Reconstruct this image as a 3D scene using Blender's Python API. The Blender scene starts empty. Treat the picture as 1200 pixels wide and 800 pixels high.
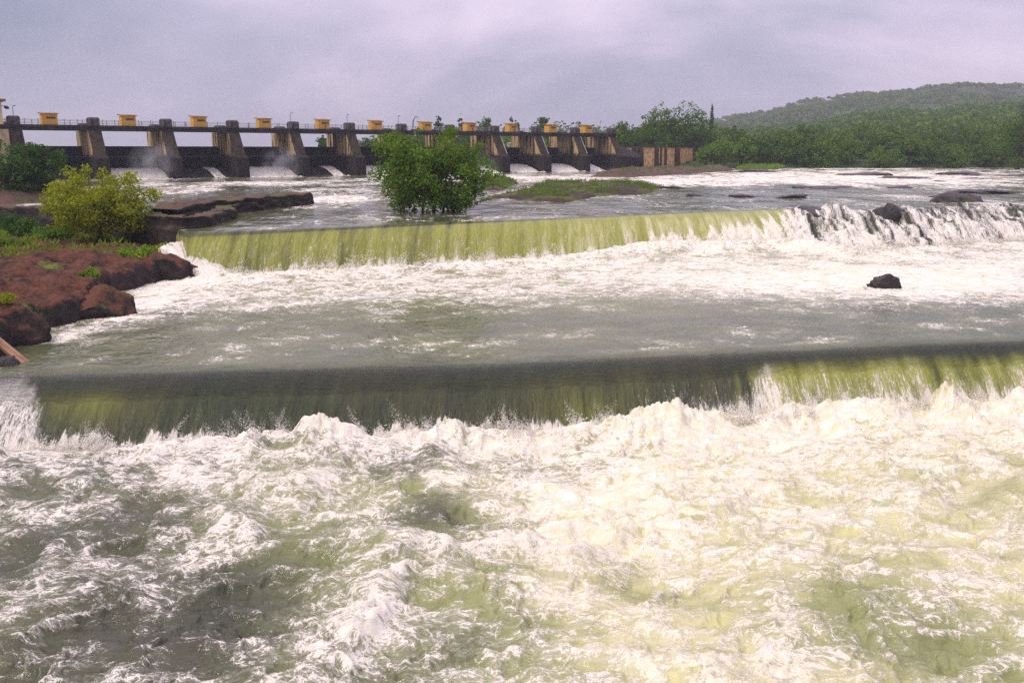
import bpy, math
import numpy as np
from mathutils import Vector, Matrix

# ---------------------------------------------------------------- camera, world, sun, exposure
scene = bpy.context.scene
COL = scene.collection
F = 1050.0                     # focal length in photo pixels (1200 x 800)
PITCH = math.radians(12.0)
CZ = 12.6                      # camera height over the lowest water
cam_data = bpy.data.cameras.new('camera')
cam_data.sensor_width = 36.0
cam_data.lens = 36.0 * F / 1200.0
cam_data.clip_start = 0.3
cam_data.clip_end = 9000
cam = bpy.data.objects.new('camera', cam_data)
COL.objects.link(cam)
cam.location = (0, 0, CZ)
cam.rotation_euler = (math.pi / 2 - PITCH, 0, 0)
scene.camera = cam

SUN_EL, SUN_AZ = math.radians(50), math.radians(238)   # azimuth clockwise from +Y
world = bpy.data.worlds.new('World')
scene.world = world
world.use_nodes = True
wn, wl = world.node_tree.nodes, world.node_tree.links
wn.clear()


def wnode(t, **kw):
    n = wn.new(t)
    for k, v in kw.items():
        setattr(n, k, v)
    return n


w_out = wnode('ShaderNodeOutputWorld')
w_bg = wnode('ShaderNodeBackground')
w_bg.inputs['Strength'].default_value = 1.0
w_sky = wnode('ShaderNodeTexSky', sky_type='NISHITA', sun_disc=False, sun_elevation=SUN_EL, sun_rotation=SUN_AZ)
w_scale = wnode('ShaderNodeVectorMath', operation='SCALE')
w_scale.inputs['Scale'].default_value = 0.08
wl.new(w_sky.outputs[0], w_scale.inputs[0])
w_tc = wnode('ShaderNodeTexCoord')
w_sep = wnode('ShaderNodeSeparateXYZ')
wl.new(w_tc.outputs['Generated'], w_sep.inputs[0])
w_abs = wnode('ShaderNodeMath', operation='ABSOLUTE')
wl.new(w_sep.outputs['Z'], w_abs.inputs[0])
w_den = wnode('ShaderNodeMath', operation='ADD')
w_den.inputs[1].default_value = 0.30
wl.new(w_abs.outputs[0], w_den.inputs[0])
w_dx = wnode('ShaderNodeMath', operation='DIVIDE')
w_dy = wnode('ShaderNodeMath', operation='DIVIDE')
wl.new(w_sep.outputs['X'], w_dx.inputs[0]); wl.new(w_den.outputs[0], w_dx.inputs[1])
wl.new(w_sep.outputs['Y'], w_dy.inputs[0]); wl.new(w_den.outputs[0], w_dy.inputs[1])
w_com = wnode('ShaderNodeCombineXYZ')
wl.new(w_dx.outputs[0], w_com.inputs['X']); wl.new(w_dy.outputs[0], w_com.inputs['Y'])
w_n1 = wnode('ShaderNodeTexNoise')
w_n1.inputs['Scale'].default_value = 0.62
w_n1.inputs['Detail'].default_value = 5.0
w_n1.inputs['Roughness'].default_value = 0.5
w_n1.inputs['Distortion'].default_value = 0.4
w_map = wnode('ShaderNodeVectorMath', operation='ADD')
w_map.inputs[1].default_value = (5.6, 3.2, 3.7)
wl.new(w_com.outputs[0], w_map.inputs[0])
wl.new(w_map.outputs[0], w_n1.inputs['Vector'])
w_ramp = wnode('ShaderNodeValToRGB')
cr = w_ramp.color_ramp
cr.elements[0].position = 0.39; cr.elements[0].color = (0.215, 0.23, 0.33, 1)
cr.elements[1].position = 0.62; cr.elements[1].color = (0.70, 0.585, 0.72, 1)
e = cr.elements.new(0.50); e.color = (0.385, 0.36, 0.485, 1)
wl.new(w_n1.outputs['Fac'], w_ramp.inputs[0])
# overcast skies brighten evenly towards the zenith (CIE overcast)
w_z = wnode('ShaderNodeMath', operation='MULTIPLY_ADD')
w_z.inputs[1].default_value = 1.3
w_z.inputs[2].default_value = 0.92
w_zc = wnode('ShaderNodeMath', operation='MAXIMUM')
w_zc.inputs[1].default_value = 0.0
wl.new(w_sep.outputs['Z'], w_zc.inputs[0])
wl.new(w_zc.outputs[0], w_z.inputs[0])
w_cl = wnode('ShaderNodeVectorMath', operation='SCALE')
wl.new(w_ramp.outputs[0], w_cl.inputs[0]); wl.new(w_z.outputs[0], w_cl.inputs['Scale'])
w_mix = wnode('ShaderNodeMix', data_type='RGBA')
w_mix.inputs[0].default_value = 0.93
wl.new(w_scale.outputs[0], w_mix.inputs[6]); wl.new(w_cl.outputs[0], w_mix.inputs[7])
wl.new(w_mix.outputs[2], w_bg.inputs['Color'])
wl.new(w_bg.outputs[0], w_out.inputs['Surface'])

sun_data = bpy.data.lights.new('sun', 'SUN')
sun_data.energy = 1.5
sun_data.angle = math.radians(14)
sun_data.color = (1.0, 0.92, 0.77)
sun = bpy.data.objects.new('sun', sun_data)
COL.objects.link(sun)
sun_dir = Vector((math.sin(SUN_AZ) * math.cos(SUN_EL), math.cos(SUN_AZ) * math.cos(SUN_EL), math.sin(SUN_EL)))
sun.rotation_euler = sun_dir.to_track_quat('Z', 'Y').to_euler()
sun.location = (0, 0, 60)

scene.view_settings.view_transform = 'Standard'
scene.view_settings.look = 'None'
scene.view_settings.exposure = 0.42
scene.view_settings.gamma = 1.0
scene.view_settings.use_curve_mapping = False
scene.cycles.max_bounces = 6
scene.cycles.diffuse_bounces = 3
scene.cycles.glossy_bounces = 2
scene.cycles.transmission_bounces = 3
scene.cycles.volume_bounces = 0
scene.cycles.transparent_max_bounces = 6
scene.cycles.use_denoising = False

# ---------------------------------------------------------------- maths helpers
L1, L2, L3, LD = 6.0, 2.5, 0.0, 6.6      # water levels: upper pool, middle pool, foreground, dam foot
CP, SP = math.cos(PITCH), math.sin(PITCH)


def at(px, py, z):
    """photo pixel -> point on the horizontal plane z"""
    a, b = (px - 600.0) / F, (400.0 - py) / F
    dx, dy, dz = a, CP + b * SP, -SP + b * CP
    t = (z - CZ) / dz
    return Vector((dx * t, dy * t, z))


def at_d(px, py, d):
    """photo pixel -> point at forward distance d"""
    a, b = (px - 600.0) / F, (400.0 - py) / F
    dx, dy, dz = a, CP + b * SP, -SP + b * CP
    t = d / dy
    return Vector((dx * t, d, CZ + dz * t))


def project(x, y, z):
    zz = z - CZ
    depth = y * CP - zz * SP
    up = y * SP + zz * CP
    return 600 + F * x / depth, 400 - F * up / depth


def sstep(a, b, x):
    t = np.clip((x - a) / (b - a), 0, 1)
    return t * t * (3 - 2 * t)


_rs = np.random.RandomState(11)
PERM = np.concatenate([_rs.permutation(512)] * 3).astype(np.int32)
_ang = _rs.rand(512) * 2 * np.pi
GX, GY = np.cos(_ang).astype(np.float32), np.sin(_ang).astype(np.float32)


def pnoise(x, y):
    """2D gradient noise, about -0.7..0.7"""
    xf, yf = np.floor(x), np.floor(y)
    xi, yi = xf.astype(np.int32) & 511, yf.astype(np.int32) & 511
    fx, fy = (x - xf).astype(np.float32), (y - yf).astype(np.float32)
    u = fx * fx * fx * (fx * (fx * 6 - 15) + 10)
    v = fy * fy * fy * (fy * (fy * 6 - 15) + 10)
    xi1, yi1 = (xi + 1) & 511, (yi + 1) & 511

    def g(ix, iy, dx, dy):
        h = PERM[PERM[ix] + iy]
        return GX[h] * dx + GY[h] * dy
    n00, n10 = g(xi, yi, fx, fy), g(xi1, yi, fx - 1, fy)
    n01, n11 = g(xi, yi1, fx, fy - 1), g(xi1, yi1, fx - 1, fy - 1)
    a = n00 + u * (n10 - n00)
    b = n01 + u * (n11 - n01)
    return a + v * (b - a)


def fbm(x, y, octv=4, gain=0.5, lac=2.03):
    s, a = 0, 1.0
    for k in range(octv):
        s = s + a * pnoise(x + 17.3 * k, y - 9.1 * k)
        x, y, a = x * lac, y * lac, a * gain
    return s


def billow(x, y, octv=4, gain=0.5, lac=2.1):
    s, a = 0, 1.0
    for k in range(octv):
        s = s + a * np.abs(pnoise(x + 31.7 * k, y + 5.9 * k))
        x, y, a = x * lac, y * lac, a * gain
    return s


def ridged(x, y, octv=4, gain=0.5, lac=2.1):
    s, a = 0, 1.0
    for k in range(octv):
        s = s + a * (1 - 2.2 * np.abs(pnoise(x + 13.7 * k, y + 25.9 * k)))
        x, y, a = x * lac, y * lac, a * gain
    return s


# ---------------------------------------------------------------- object helpers
def tag(o, label=None, cat=None, group=None, kind=None):
    if label: o['label'] = label
    if cat: o['category'] = cat
    if group: o['group'] = group
    if kind: o['kind'] = kind
    return o


def empty(name, loc=(0, 0, 0), rz=0.0):
    o = bpy.data.objects.new(name, None)
    o.empty_display_size = 0.5
    COL.objects.link(o)
    o.location = loc
    o.rotation_euler = (0, 0, rz)
    return o


def link(name, me, mat=None, parent=None):
    if mat is not None and not me.materials:
        me.materials.append(mat)
    o = bpy.data.objects.new(name, me)
    COL.objects.link(o)
    if parent is not None:
        o.parent = parent
    return o


def mesh_np(name, V, Fc, smooth=True):
    """V (n,3), Fc (m,k) all faces the same size"""
    me = bpy.data.meshes.new(name)
    V = np.ascontiguousarray(V, dtype=np.float32)
    Fc = np.ascontiguousarray(Fc, dtype=np.int32)
    m, k = Fc.shape
    me.vertices.add(len(V)); me.vertices.foreach_set('co', V.ravel())
    me.loops.add(m * k); me.loops.foreach_set('vertex_index', Fc.ravel())
    me.polygons.add(m)
    me.polygons.foreach_set('loop_start', np.arange(0, m * k, k, dtype=np.int32))
    me.polygons.foreach_set('loop_total', np.full(m, k, dtype=np.int32))
    me.polygons.foreach_set('use_smooth', np.full(m, smooth, dtype=bool))
    me.update(calc_edges=True)
    return me


def grid_faces(nr, nc):
    i = np.arange(nr * nc, dtype=np.int32).reshape(nr, nc)
    return np.stack([i[:-1, :-1], i[:-1, 1:], i[1:, 1:], i[1:, :-1]], -1).reshape(-1, 4)


class MB:
    """collects boxes, prisms and tubes into one mesh"""

    def __init__(self):
        self.v, self.f = [], []

    def add(self, verts, faces):
        n = len(self.v)
        self.v += [tuple(p) for p in verts]
        self.f += [tuple(i + n for i in f) for f in faces]
        return self

    def box(self, x0, x1, y0, y1, z0, z1, bev=0.0):
        if bev <= 0:
            vs = [(x0, y0, z0), (x1, y0, z0), (x1, y1, z0), (x0, y1, z0), (x0, y0, z1), (x1, y0, z1), (x1, y1, z1), (x0, y1, z1)]
            return self.add(vs, [(0, 3, 2, 1), (4, 5, 6, 7), (0, 1, 5, 4), (1, 2, 6, 5), (2, 3, 7, 6), (3, 0, 4, 7)])
        b = bev
        vs, ring = [], [(x0 + b, y0), (x1 - b, y0), (x1, y0 + b), (x1, y1 - b), (x1 - b, y1), (x0 + b, y1), (x0, y1 - b), (x0, y0 + b)]
        cx, cy = (x0 + x1) / 2, (y0 + y1) / 2
        for z, s in ((z0, 0), (z1 - b, 0), (z1, b)):
            for (x, y) in ring:
                vs.append((x - math.copysign(s, x - cx), y - math.copysign(s, y - cy), z))
        fs = [tuple(range(7, -1, -1)), tuple(range(16, 24))]
        for l in (0, 8):
            for i in range(8):
                j = (i + 1) % 8
                fs.append((l + i, l + j, l + 8 + j, l + 8 + i))
        return self.add(vs, fs)

    def prism(self, poly_yz, x0, x1):
        n = len(poly_yz)
        vs = [(x0, y, z) for y, z in poly_yz] + [(x1, y, z) for y, z in poly_yz]
        fs = [tuple(range(n)), tuple(range(2 * n - 1, n - 1, -1))]
        for i in range(n):
            j = (i + 1) % n
            fs.append((j, i, n + i, n + j))
        return self.add(vs, fs)

    def tube(self, pts, rads, seg=6):
        n0 = len(self.v)
        pts = [Vector(p) for p in pts]
        for i, p in enumerate(pts):
            d = (pts[min(i + 1, len(pts) - 1)] - pts[max(i - 1, 0)]).normalized()
            a = d.orthogonal().normalized()
            b = d.cross(a)
            for k in range(seg):
                t = 2 * math.pi * k / seg
                q = p + (a * math.cos(t) + b * math.sin(t)) * rads[i]
                self.v.append(tuple(q))
        for i in range(len(pts) - 1):
            for k in range(seg):
                k2 = (k + 1) % seg
                self.f.append((n0 + i * seg + k, n0 + i * seg + k2, n0 + (i + 1) * seg + k2, n0 + (i + 1) * seg + k))
        self.f.append(tuple(n0 + k for k in range(seg - 1, -1, -1)))
        e = n0 + (len(pts) - 1) * seg
        self.f.append(tuple(e + k for k in range(seg)))
        return self

    def mesh(self, name, smooth=False):
        me = bpy.data.meshes.new(name)
        me.from_pydata(self.v, [], self.f)
        if smooth:
            me.polygons.foreach_set('use_smooth', [True] * len(me.polygons))
        me.update()
        return me

    def build(self, name, mat, parent=None, smooth=False):
        return link(name, self.mesh(name, smooth), mat, parent)


# ---------------------------------------------------------------- material helpers
class NT:
    def __init__(self, name):
        self.m = bpy.data.materials.new(name)
        self.m.use_nodes = True
        self.n, self.l = self.m.node_tree.nodes, self.m.node_tree.links
        self.n.clear()
        self.out = self.n.new('ShaderNodeOutputMaterial')

    def node(self, t, **kw):
        n = self.n.new(t)
        for k, v in kw.items():
            setattr(n, k, v)
        return n

    def put(self, sock, val):
        if isinstance(val, bpy.types.NodeSocket):
            self.l.new(val, sock)
        else:
            sock.default_value = val

    def math(self, op, a, b=0.0, c=0.0, clamp=False):
        n = self.node('ShaderNodeMath', operation=op, use_clamp=clamp)
        for i, v in enumerate((a, b, c)):
            self.put(n.inputs[i], v)
        return n.outputs[0]

    def vmath(self, op, a, b=(0, 0, 0)):
        n = self.node('ShaderNodeVectorMath', operation=op)
        self.put(n.inputs[0], a)
        if op == 'SCALE':
            self.put(n.inputs['Scale'], b)
        else:
            self.put(n.inputs[1], b)
        return n.outputs[0]

    def noise(self, vec, scale, detail=4, rough=0.55, dist=0.0, color=False):
        n = self.node('ShaderNodeTexNoise')
        if vec is not None: self.l.new(vec, n.inputs['Vector'])
        n.inputs['Scale'].default_value = scale
        n.inputs['Detail'].default_value = detail
        n.inputs['Roughness'].default_value = rough
        n.inputs['Distortion'].default_value = dist
        return n.outputs['Color' if color else 'Fac']

    def mix(self, fac, a, b):
        n = self.node('ShaderNodeMix', data_type='RGBA')
        self.put(n.inputs[0], fac)
        self.put(n.inputs[6], a if isinstance(a, bpy.types.NodeSocket) else (*a, 1))
        self.put(n.inputs[7], b if isinstance(b, bpy.types.NodeSocket) else (*b, 1))
        return n.outputs[2]

    def fmix(self, fac, a, b):
        n = self.node('ShaderNodeMix', data_type='FLOAT')
        self.put(n.inputs[0], fac); self.put(n.inputs[2], a); self.put(n.inputs[3], b)
        return n.outputs[0]

    def smooth(self, x, a, b):
        n = self.node('ShaderNodeMapRange', interpolation_type='SMOOTHSTEP')
        self.put(n.inputs[0], x); self.put(n.inputs[1], a); self.put(n.inputs[2], b)
        n.inputs[3].default_value = 0; n.inputs[4].default_value = 1
        return n.outputs[0]

    def attr(self, name):
        n = self.node('ShaderNodeAttribute')
        n.attribute_name = name
        return n

    def bump(self, h, strength, dist):
        n = self.node('ShaderNodeBump')
        n.inputs['Strength'].default_value = strength
        n.inputs['Distance'].default_value = dist
        self.l.new(h, n.inputs['Height'])
        return n.outputs[0]

    def principled(self, color, rough=0.7, spec=0.3, normal=None):
        n = self.node('ShaderNodeBsdfPrincipled')
        self.put(n.inputs['Base Color'], color if isinstance(color, bpy.types.NodeSocket) else (*color, 1))
        self.put(n.inputs['Roughness'], rough)
        self.put(n.inputs['Specular IOR Level'], spec)
        if normal is not None: self.l.new(normal, n.inputs['Normal'])
        return n

    def done(self, shader):
        self.l.new(shader, self.out.inputs['Surface'])
        return self.m

    def pos(self):
        return self.node('ShaderNodeNewGeometry').outputs['Position']

    def objco(self):
        return self.node('ShaderNodeTexCoord').outputs['Object']


def mat_water():
    t = NT('river_water')
    wd = t.attr('wd')
    sep = t.node('ShaderNodeSeparateColor')
    t.l.new(wd.outputs['Color'], sep.inputs[0])
    Fo, Ae, Fa = sep.outputs[0], sep.outputs[1], sep.outputs[2]
    Gl = wd.outputs['Alpha']
    flow = t.attr('flow').outputs['Vector']
    # stretch along the current on the falling faces
    sc = t.node('ShaderNodeCombineXYZ')
    t.put(sc.inputs[0], t.fmix(Fa, 0.72, 2.2)); t.put(sc.inputs[1], t.fmix(Fa, 1.12, 0.40)); sc.inputs[2].default_value = 1
    P = t.vmath('MULTIPLY', flow, sc.outputs[0])
    warp = t.noise(P, 0.55, 3, 0.5, color=True)
    P2 = t.vmath('ADD', P, t.vmath('SCALE', t.vmath('SUBTRACT', warp, (0.5, 0.5, 0.5)), 1.8))
    n1 = t.noise(P2, 0.85, 6, 0.62)
    r1 = t.math('SUBTRACT', 1.0, t.math('MULTIPLY', t.math('ABSOLUTE', t.math('SUBTRACT', n1, 0.5)), 6.5), clamp=True)
    n2 = t.noise(P2, 2.6, 5, 0.6)
    r2 = t.math('SUBTRACT', 1.0, t.math('MULTIPLY', t.math('ABSOLUTE', t.math('SUBTRACT', n2, 0.5)), 6.5), clamp=True)
    n3 = t.noise(P2, 7.5, 5, 0.68)
    r3 = t.math('SUBTRACT', 1.0, t.math('MULTIPLY', t.math('ABSOLUTE', t.math('SUBTRACT', n3, 0.5)), 6.5), clamp=True)
    n4 = t.noise(P2, 24.0, 3, 0.65)
    q1, q2, q3 = (t.math('MULTIPLY', r, r) for r in (r1, r2, r3))
    lace = t.math('ADD', t.math('MULTIPLY', q1, 0.24), t.math('ADD', t.math('MULTIPLY', q2, 0.33), t.math('ADD', t.math('MULTIPLY', q3, 0.33), t.math('ADD', t.math('MULTIPLY', n3, 0.14), t.math('MULTIPLY', n4, 0.22)))))
    thr = t.math('SUBTRACT', 0.98, Fo)
    core = t.smooth(lace, t.math('SUBTRACT', thr, 0.01), t.math('ADD', thr, 0.10))
    film = t.smooth(lace, t.math('SUBTRACT', thr, 0.34), t.math('ADD', thr, 0.16))
    film = t.math('MULTIPLY', film, t.math('MULTIPLY', t.smooth(Fo, 0.06, 0.45), 0.55))
    core = t.math('MULTIPLY', core, t.smooth(Fo, 0.0, 0.14))
    foam = t.math('MAXIMUM', core, film)
    # water body: dark river water, green sheet, pale where full of bubbles
    big = t.noise(flow, 0.12, 4, 0.55)
    dark = t.mix(t.smooth(big, 0.35, 0.65), (0.026, 0.037, 0.024), (0.046, 0.046, 0.029))
    aer = t.math('MULTIPLY', Ae, t.math('ADD', 0.50, n1))
    body = t.mix(t.smooth(aer, 0.0, 0.52), dark, t.mix(Fa, (0.245, 0.262, 0.100), (0.275, 0.290, 0.042)))
    body = t.mix(t.smooth(aer, 0.52, 1.0), body, (0.56, 0.54, 0.25))
    rip = t.math('ADD', t.noise(P2, 1.6, 5, 0.6), t.math('MULTIPLY', t.noise(P, 0.5, 2, 0.5), 1.0))
    nb = t.bump(rip, 0.8, 0.22)
    wat = t.principled(body, t.fmix(Fa, 0.09, 0.30), t.fmix(Fa, 0.5, 0.30), nb)
    wat.inputs['IOR'].default_value = 1.33
    fcol = t.mix(t.smooth(n2, 0.3, 0.7), t.mix(Ae, (0.62, 0.59, 0.52), (0.71, 0.665, 0.40)), (0.85, 0.81, 0.71))
    fh = t.math('ADD', t.math('MULTIPLY', n3, 0.9), t.math('ADD', t.math('MULTIPLY', foam, 0.6), t.math('MULTIPLY', n4, 0.5)))
    fb = t.bump(fh, 0.7, 0.10)
    foa = t.principled(fcol, 0.85, 0.15, fb)
    mx = t.node('ShaderNodeMixShader')
    t.l.new(foam, mx.inputs[0]); t.l.new(wat.outputs[0], mx.inputs[1]); t.l.new(foa.outputs[0], mx.inputs[2])
    return t.done(mx.outputs[0])


def mat_foam():
    t = NT('white_foam')
    n = t.noise(t.pos(), 3.0, 4)
    c = t.mix(n, (0.86, 0.83, 0.74), (0.93, 0.91, 0.85))
    tr = t.node('ShaderNodeBsdfTranslucent'); t.l.new(c, tr.inputs['Color'])
    mx = t.node('ShaderNodeMixShader'); mx.inputs[0].default_value = 0.5
    t.l.new(t.principled(c, 0.8, 0.2).outputs[0], mx.inputs[1]); t.l.new(tr.outputs[0], mx.inputs[2])
    return t.done(mx.outputs[0])


def mat_leaf(name, a, b, c, scale=0.35, trans=0.35, tw=0.35, rw=0.55):
    t = NT(name)
    info = t.node('ShaderNodeObjectInfo')
    off = t.vmath('SCALE', info.outputs['Location'], 1.0)
    n = t.noise(t.pos(), scale, 3, 0.55)
    tint = t.attr('tint').outputs['Fac']
    f = t.math('ADD', t.math('MULTIPLY', t.smooth(n, 0.32, 0.68), 1 - tw), t.math('MULTIPLY', tint, tw))
    col = t.mix(f, a, b)
    col = t.mix(t.math('MULTIPLY', info.outputs['Random'], rw), col, c)
    pr = t.principled(col, 0.6, 0.10)
    tr = t.node('ShaderNodeBsdfTranslucent')
    t.l.new(t.mix(0.5, col, b), tr.inputs['Color'])
    mx = t.node('ShaderNodeMixShader')
    mx.inputs[0].default_value = trans
    t.l.new(pr.outputs[0], mx.inputs[1]); t.l.new(tr.outputs[0], mx.inputs[2])
    return t.done(mx.outputs[0])


def mat_plain(name, a, b, scale=1.0, rough=0.8, spec=0.25, bump=0.0, stretch=(1, 1, 1), detail=5):
    t = NT(name)
    p = t.vmath('MULTIPLY', t.objco(), stretch)
    n = t.noise(p, scale, detail, 0.6)
    nb = t.bump(n, bump, 0.1) if bump else None
    return t.done(t.principled(t.mix(t.smooth(n, 0.32, 0.68), a, b), rough, spec, nb).outputs[0])


def mat_ground(name, rock, soil, green, gscale=0.2, gthr=0.5, rough=0.9, wet=None, soil_n=0.62):
    """soil on flat parts, rock on steep parts, moss and grass in patches"""
    t = NT(name)
    geo = t.node('ShaderNodeNewGeometry')
    p = geo.outputs['Position']
    sz = t.node('ShaderNodeSeparateXYZ'); t.l.new(geo.outputs['Normal'], sz.inputs[0])
    n = t.noise(p, 1.1, 7, 0.62)
    nf = t.noise(p, 5.0, 4, 0.6)
    steep = t.smooth(t.math('ADD', sz.outputs['Z'], t.math('MULTIPLY', t.math('SUBTRACT', n, 0.5), 0.7)), soil_n - .12, soil_n + .16)
    soilc = t.mix(t.smooth(nf, 0.3, 0.7), soil, tuple(c * 1.7 for c in soil))
    soilc = t.mix(t.math('MULTIPLY', t.smooth(t.noise(p, 0.45, 6, 0.65), 0.5, 0.64), 0.75), soilc, rock)
    rockc = t.mix(t.smooth(n, 0.3, 0.7), rock, tuple(c * 2.3 for c in rock))
    c = t.mix(steep, rockc, soilc)
    g = t.smooth(t.math('ADD', t.noise(p, gscale, 5, 0.62), t.math('MULTIPLY', t.math('SUBTRACT', nf, 0.5), 0.25)), gthr, gthr + 0.1)
    c = t.mix(t.math('MULTIPLY', g, t.smooth(sz.outputs['Z'], 0.25, 0.6)), c, t.mix(nf, green, tuple(x * 1.9 for x in green)))
    h = t.math('ADD', n, t.math('MULTIPLY', nf, 0.4))
    return t.done(t.principled(c, rough, 0.25, t.bump(h, 0.9, 0.25)).outputs[0])


def mat_pier():
    """cream concrete side faces with dark run-off stains; dark weathered stone low down and on the nose"""
    t = NT('stained_pier_concrete')
    oc = t.objco()
    geo = t.node('ShaderNodeNewGeometry')
    s = t.node('ShaderNodeSeparateXYZ'); t.l.new(oc, s.inputs[0])
    tc = t.node('ShaderNodeTexCoord'); sn = t.node('ShaderNodeSeparateXYZ'); t.l.new(tc.outputs['Normal'], sn.inputs[0])
    ob = t.node('ShaderNodeObjectInfo')
    oc2 = t.vmath('ADD', oc, t.vmath('SCALE', ob.outputs['Location'], 1.7))
    st = t.noise(t.vmath('MULTIPLY', oc2, (1.0, 1.0, 0.09)), 1.0, 5, 0.6)
    bl = t.noise(oc2, 1.2, 6, 0.65)
    cream = t.mix(bl, (0.40, 0.27, 0.12), (0.56, 0.42, 0.22))
    dark = t.mix(bl, (0.010, 0.009, 0.009), (0.042, 0.033, 0.027))
    # stains: vertical streaks everywhere, everything below the old flood line
    a = t.smooth(st, 0.40, 0.54)
    low = t.smooth(t.math('ADD', s.outputs['Z'], t.math('MULTIPLY', t.math('SUBTRACT', bl, 0.5), 2.5)), 4.6, 5.6)
    side = t.math('ABSOLUTE', sn.outputs['X'])
    f = t.math('MULTIPLY', low, t.math('MULTIPLY', a, t.math('ADD', 0.06, t.math('MULTIPLY', t.smooth(side, 0.4, 0.8), 0.94))))
    return t.done(t.principled(t.mix(f, dark, cream), 0.9, 0.15, t.bump(bl, 0.8, 0.3)).outputs[0])


M = {}
M['water'] = mat_water()
M['foam'] = mat_foam()
M['leaf'] = mat_leaf('tree_leaves', (0.045, 0.115, 0.014), (0.19, 0.31, 0.022), (0.09, 0.17, 0.010), 0.8)
M['leaf_yellow'] = mat_leaf('yellow_green_leaves', (0.14, 0.20, 0.008), (0.38, 0.40, 0.015), (0.22, 0.27, 0.010), 0.9)
M['leaf_dark'] = mat_leaf('dark_leaves', (0.026, 0.075, 0.016), (0.085, 0.18, 0.022), (0.04, 0.10, 0.014), 0.6)
M['leaf_far'] = mat_leaf('far_wood_leaves', (0.018, 0.068, 0.007), (0.185, 0.300, 0.014), (0.030, 0.085, 0.009), 0.06, 0.25, .6, .85)
M['leaf_bright'] = mat_leaf('bright_grass_leaves', (0.10, 0.22, 0.010), (0.26, 0.40, 0.018), (0.16, 0.29, 0.010), 0.8)
M['bark'] = mat_plain('bark', (0.035, 0.026, 0.02), (0.09, 0.07, 0.055), 2.0, 0.95, 0.1, 0.6, (1, 1, 0.3))
M['bank'] = mat_ground('red_earth_bank', (0.016, 0.012, 0.011), (0.080, 0.032, 0.018), (0.07, 0.12, 0.010), 0.16, 0.60)
M['rock'] = mat_ground('dark_wet_rock', (0.016, 0.014, 0.014), (0.040, 0.032, 0.028), (0.05, 0.065, 0.012), 0.3, 0.62, 0.28)
M['ledge'] = mat_ground('brown_ledge_rock', (0.018, 0.014, 0.012), (0.075, 0.045, 0.030), (0.05, 0.060, 0.012), 0.2, 0.55, 0.8)
M['islet'] = mat_ground('grassy_rock', (0.018, 0.013, 0.010), (0.034, 0.023, 0.014), (0.060, 0.065, 0.012), 0.22, 0.48, 0.85)
M['ground'] = mat_ground('wooded_ground', (0.02, 0.03, 0.008), (0.025, 0.045, 0.010), (0.09, 0.16, 0.02), 0.006, 0.58, 0.95)
M['pier'] = mat_pier()
M['gate'] = mat_plain('dark_gate_steel', (0.008, 0.009, 0.012), (0.020, 0.023, 0.029), 0.9, 0.8, 0.08, 0.2, (3, 3, .3))
M['masonry'] = mat_plain('dark_wet_masonry', (0.010, 0.010, 0.011), (0.034, 0.030, 0.028), 0.8, 0.8, 0.12, 0.7, (1, 1, .35))
M['deck'] = mat_plain('dark_deck_concrete', (0.022, 0.020, 0.024), (0.055, 0.050, 0.055), 0.7, 0.9, 0.2, 0.3)
M['cap'] = mat_plain('weathered_grey_stone', (0.035, 0.03, 0.03), (0.12, 0.10, 0.10), 1.1, 0.95, 0.1, 0.6)
M['rail'] = mat_plain('pale_railing_paint', (0.30, 0.28, 0.27), (0.42, 0.40, 0.38), 1.5, 0.7)
M['yellow'] = mat_plain('yellow_cabin_paint', (0.70, 0.34, 0.008), (0.80, 0.43, 0.014), 0.8, 0.6, 0.3)
M['roof'] = mat_plain('brown_cabin_roof', (0.20, 0.095, 0.03), (0.33, 0.17, 0.05), 1.2, 0.8)
M['red'] = mat_plain('red_brown_paint', (0.32, 0.08, 0.02), (0.42, 0.13, 0.03), 2.0, 0.6)
M['dark'] = mat_plain('dark_opening', (0.03, 0.02, 0.015), (0.06, 0.035, 0.02), 2.0, 0.5)
M['cream'] = mat_plain('cream_plaster', (0.56, 0.44, 0.21), (0.68, 0.55, 0.28), 0.5, 0.85, 0.2, 0.1)
M['cream_stone'] = mat_plain('stained_cream_stone', (0.30, 0.23, 0.15), (0.55, 0.43, 0.27), 0.9, 0.9, 0.15, 0.5, (1, 1, .4))
M['ochre'] = mat_plain('ochre_stone_wall', (0.36, 0.21, 0.08), (0.74, 0.50, 0.23), 0.9, 0.9, 0.15, 0.8, (1, 1, .8), 8)
M['buttress'] = mat_plain('stained_buttress_stone', (0.022, 0.015, 0.012), (0.09, 0.05, 0.03), 1.2, 0.9, 0.15, 0.8, (1, 1, .4))
M['white'] = mat_plain('white_wall_paint', (0.72, 0.72, 0.70), (0.80, 0.80, 0.78), 0.8, 0.7)
M['wood'] = mat_plain('weathered_plank', (0.16, 0.085, 0.05), (0.34, 0.20, 0.12), 1.5, 0.85, 0.2, 0.5, (.4, 4, 4))
M['iron'] = mat_plain('dark_iron', (0.02, 0.02, 0.022), (0.05, 0.05, 0.052), 2.0, 0.6)

# ---------------------------------------------------------------- the river
def curve(pts, z):
    P = [at(x, y, z) for x, y in pts]
    b = np.array([p.x / p.y for p in P]); d = np.array([p.y for p in P])
    o = np.argsort(b)
    return b[o], d[o]


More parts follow.
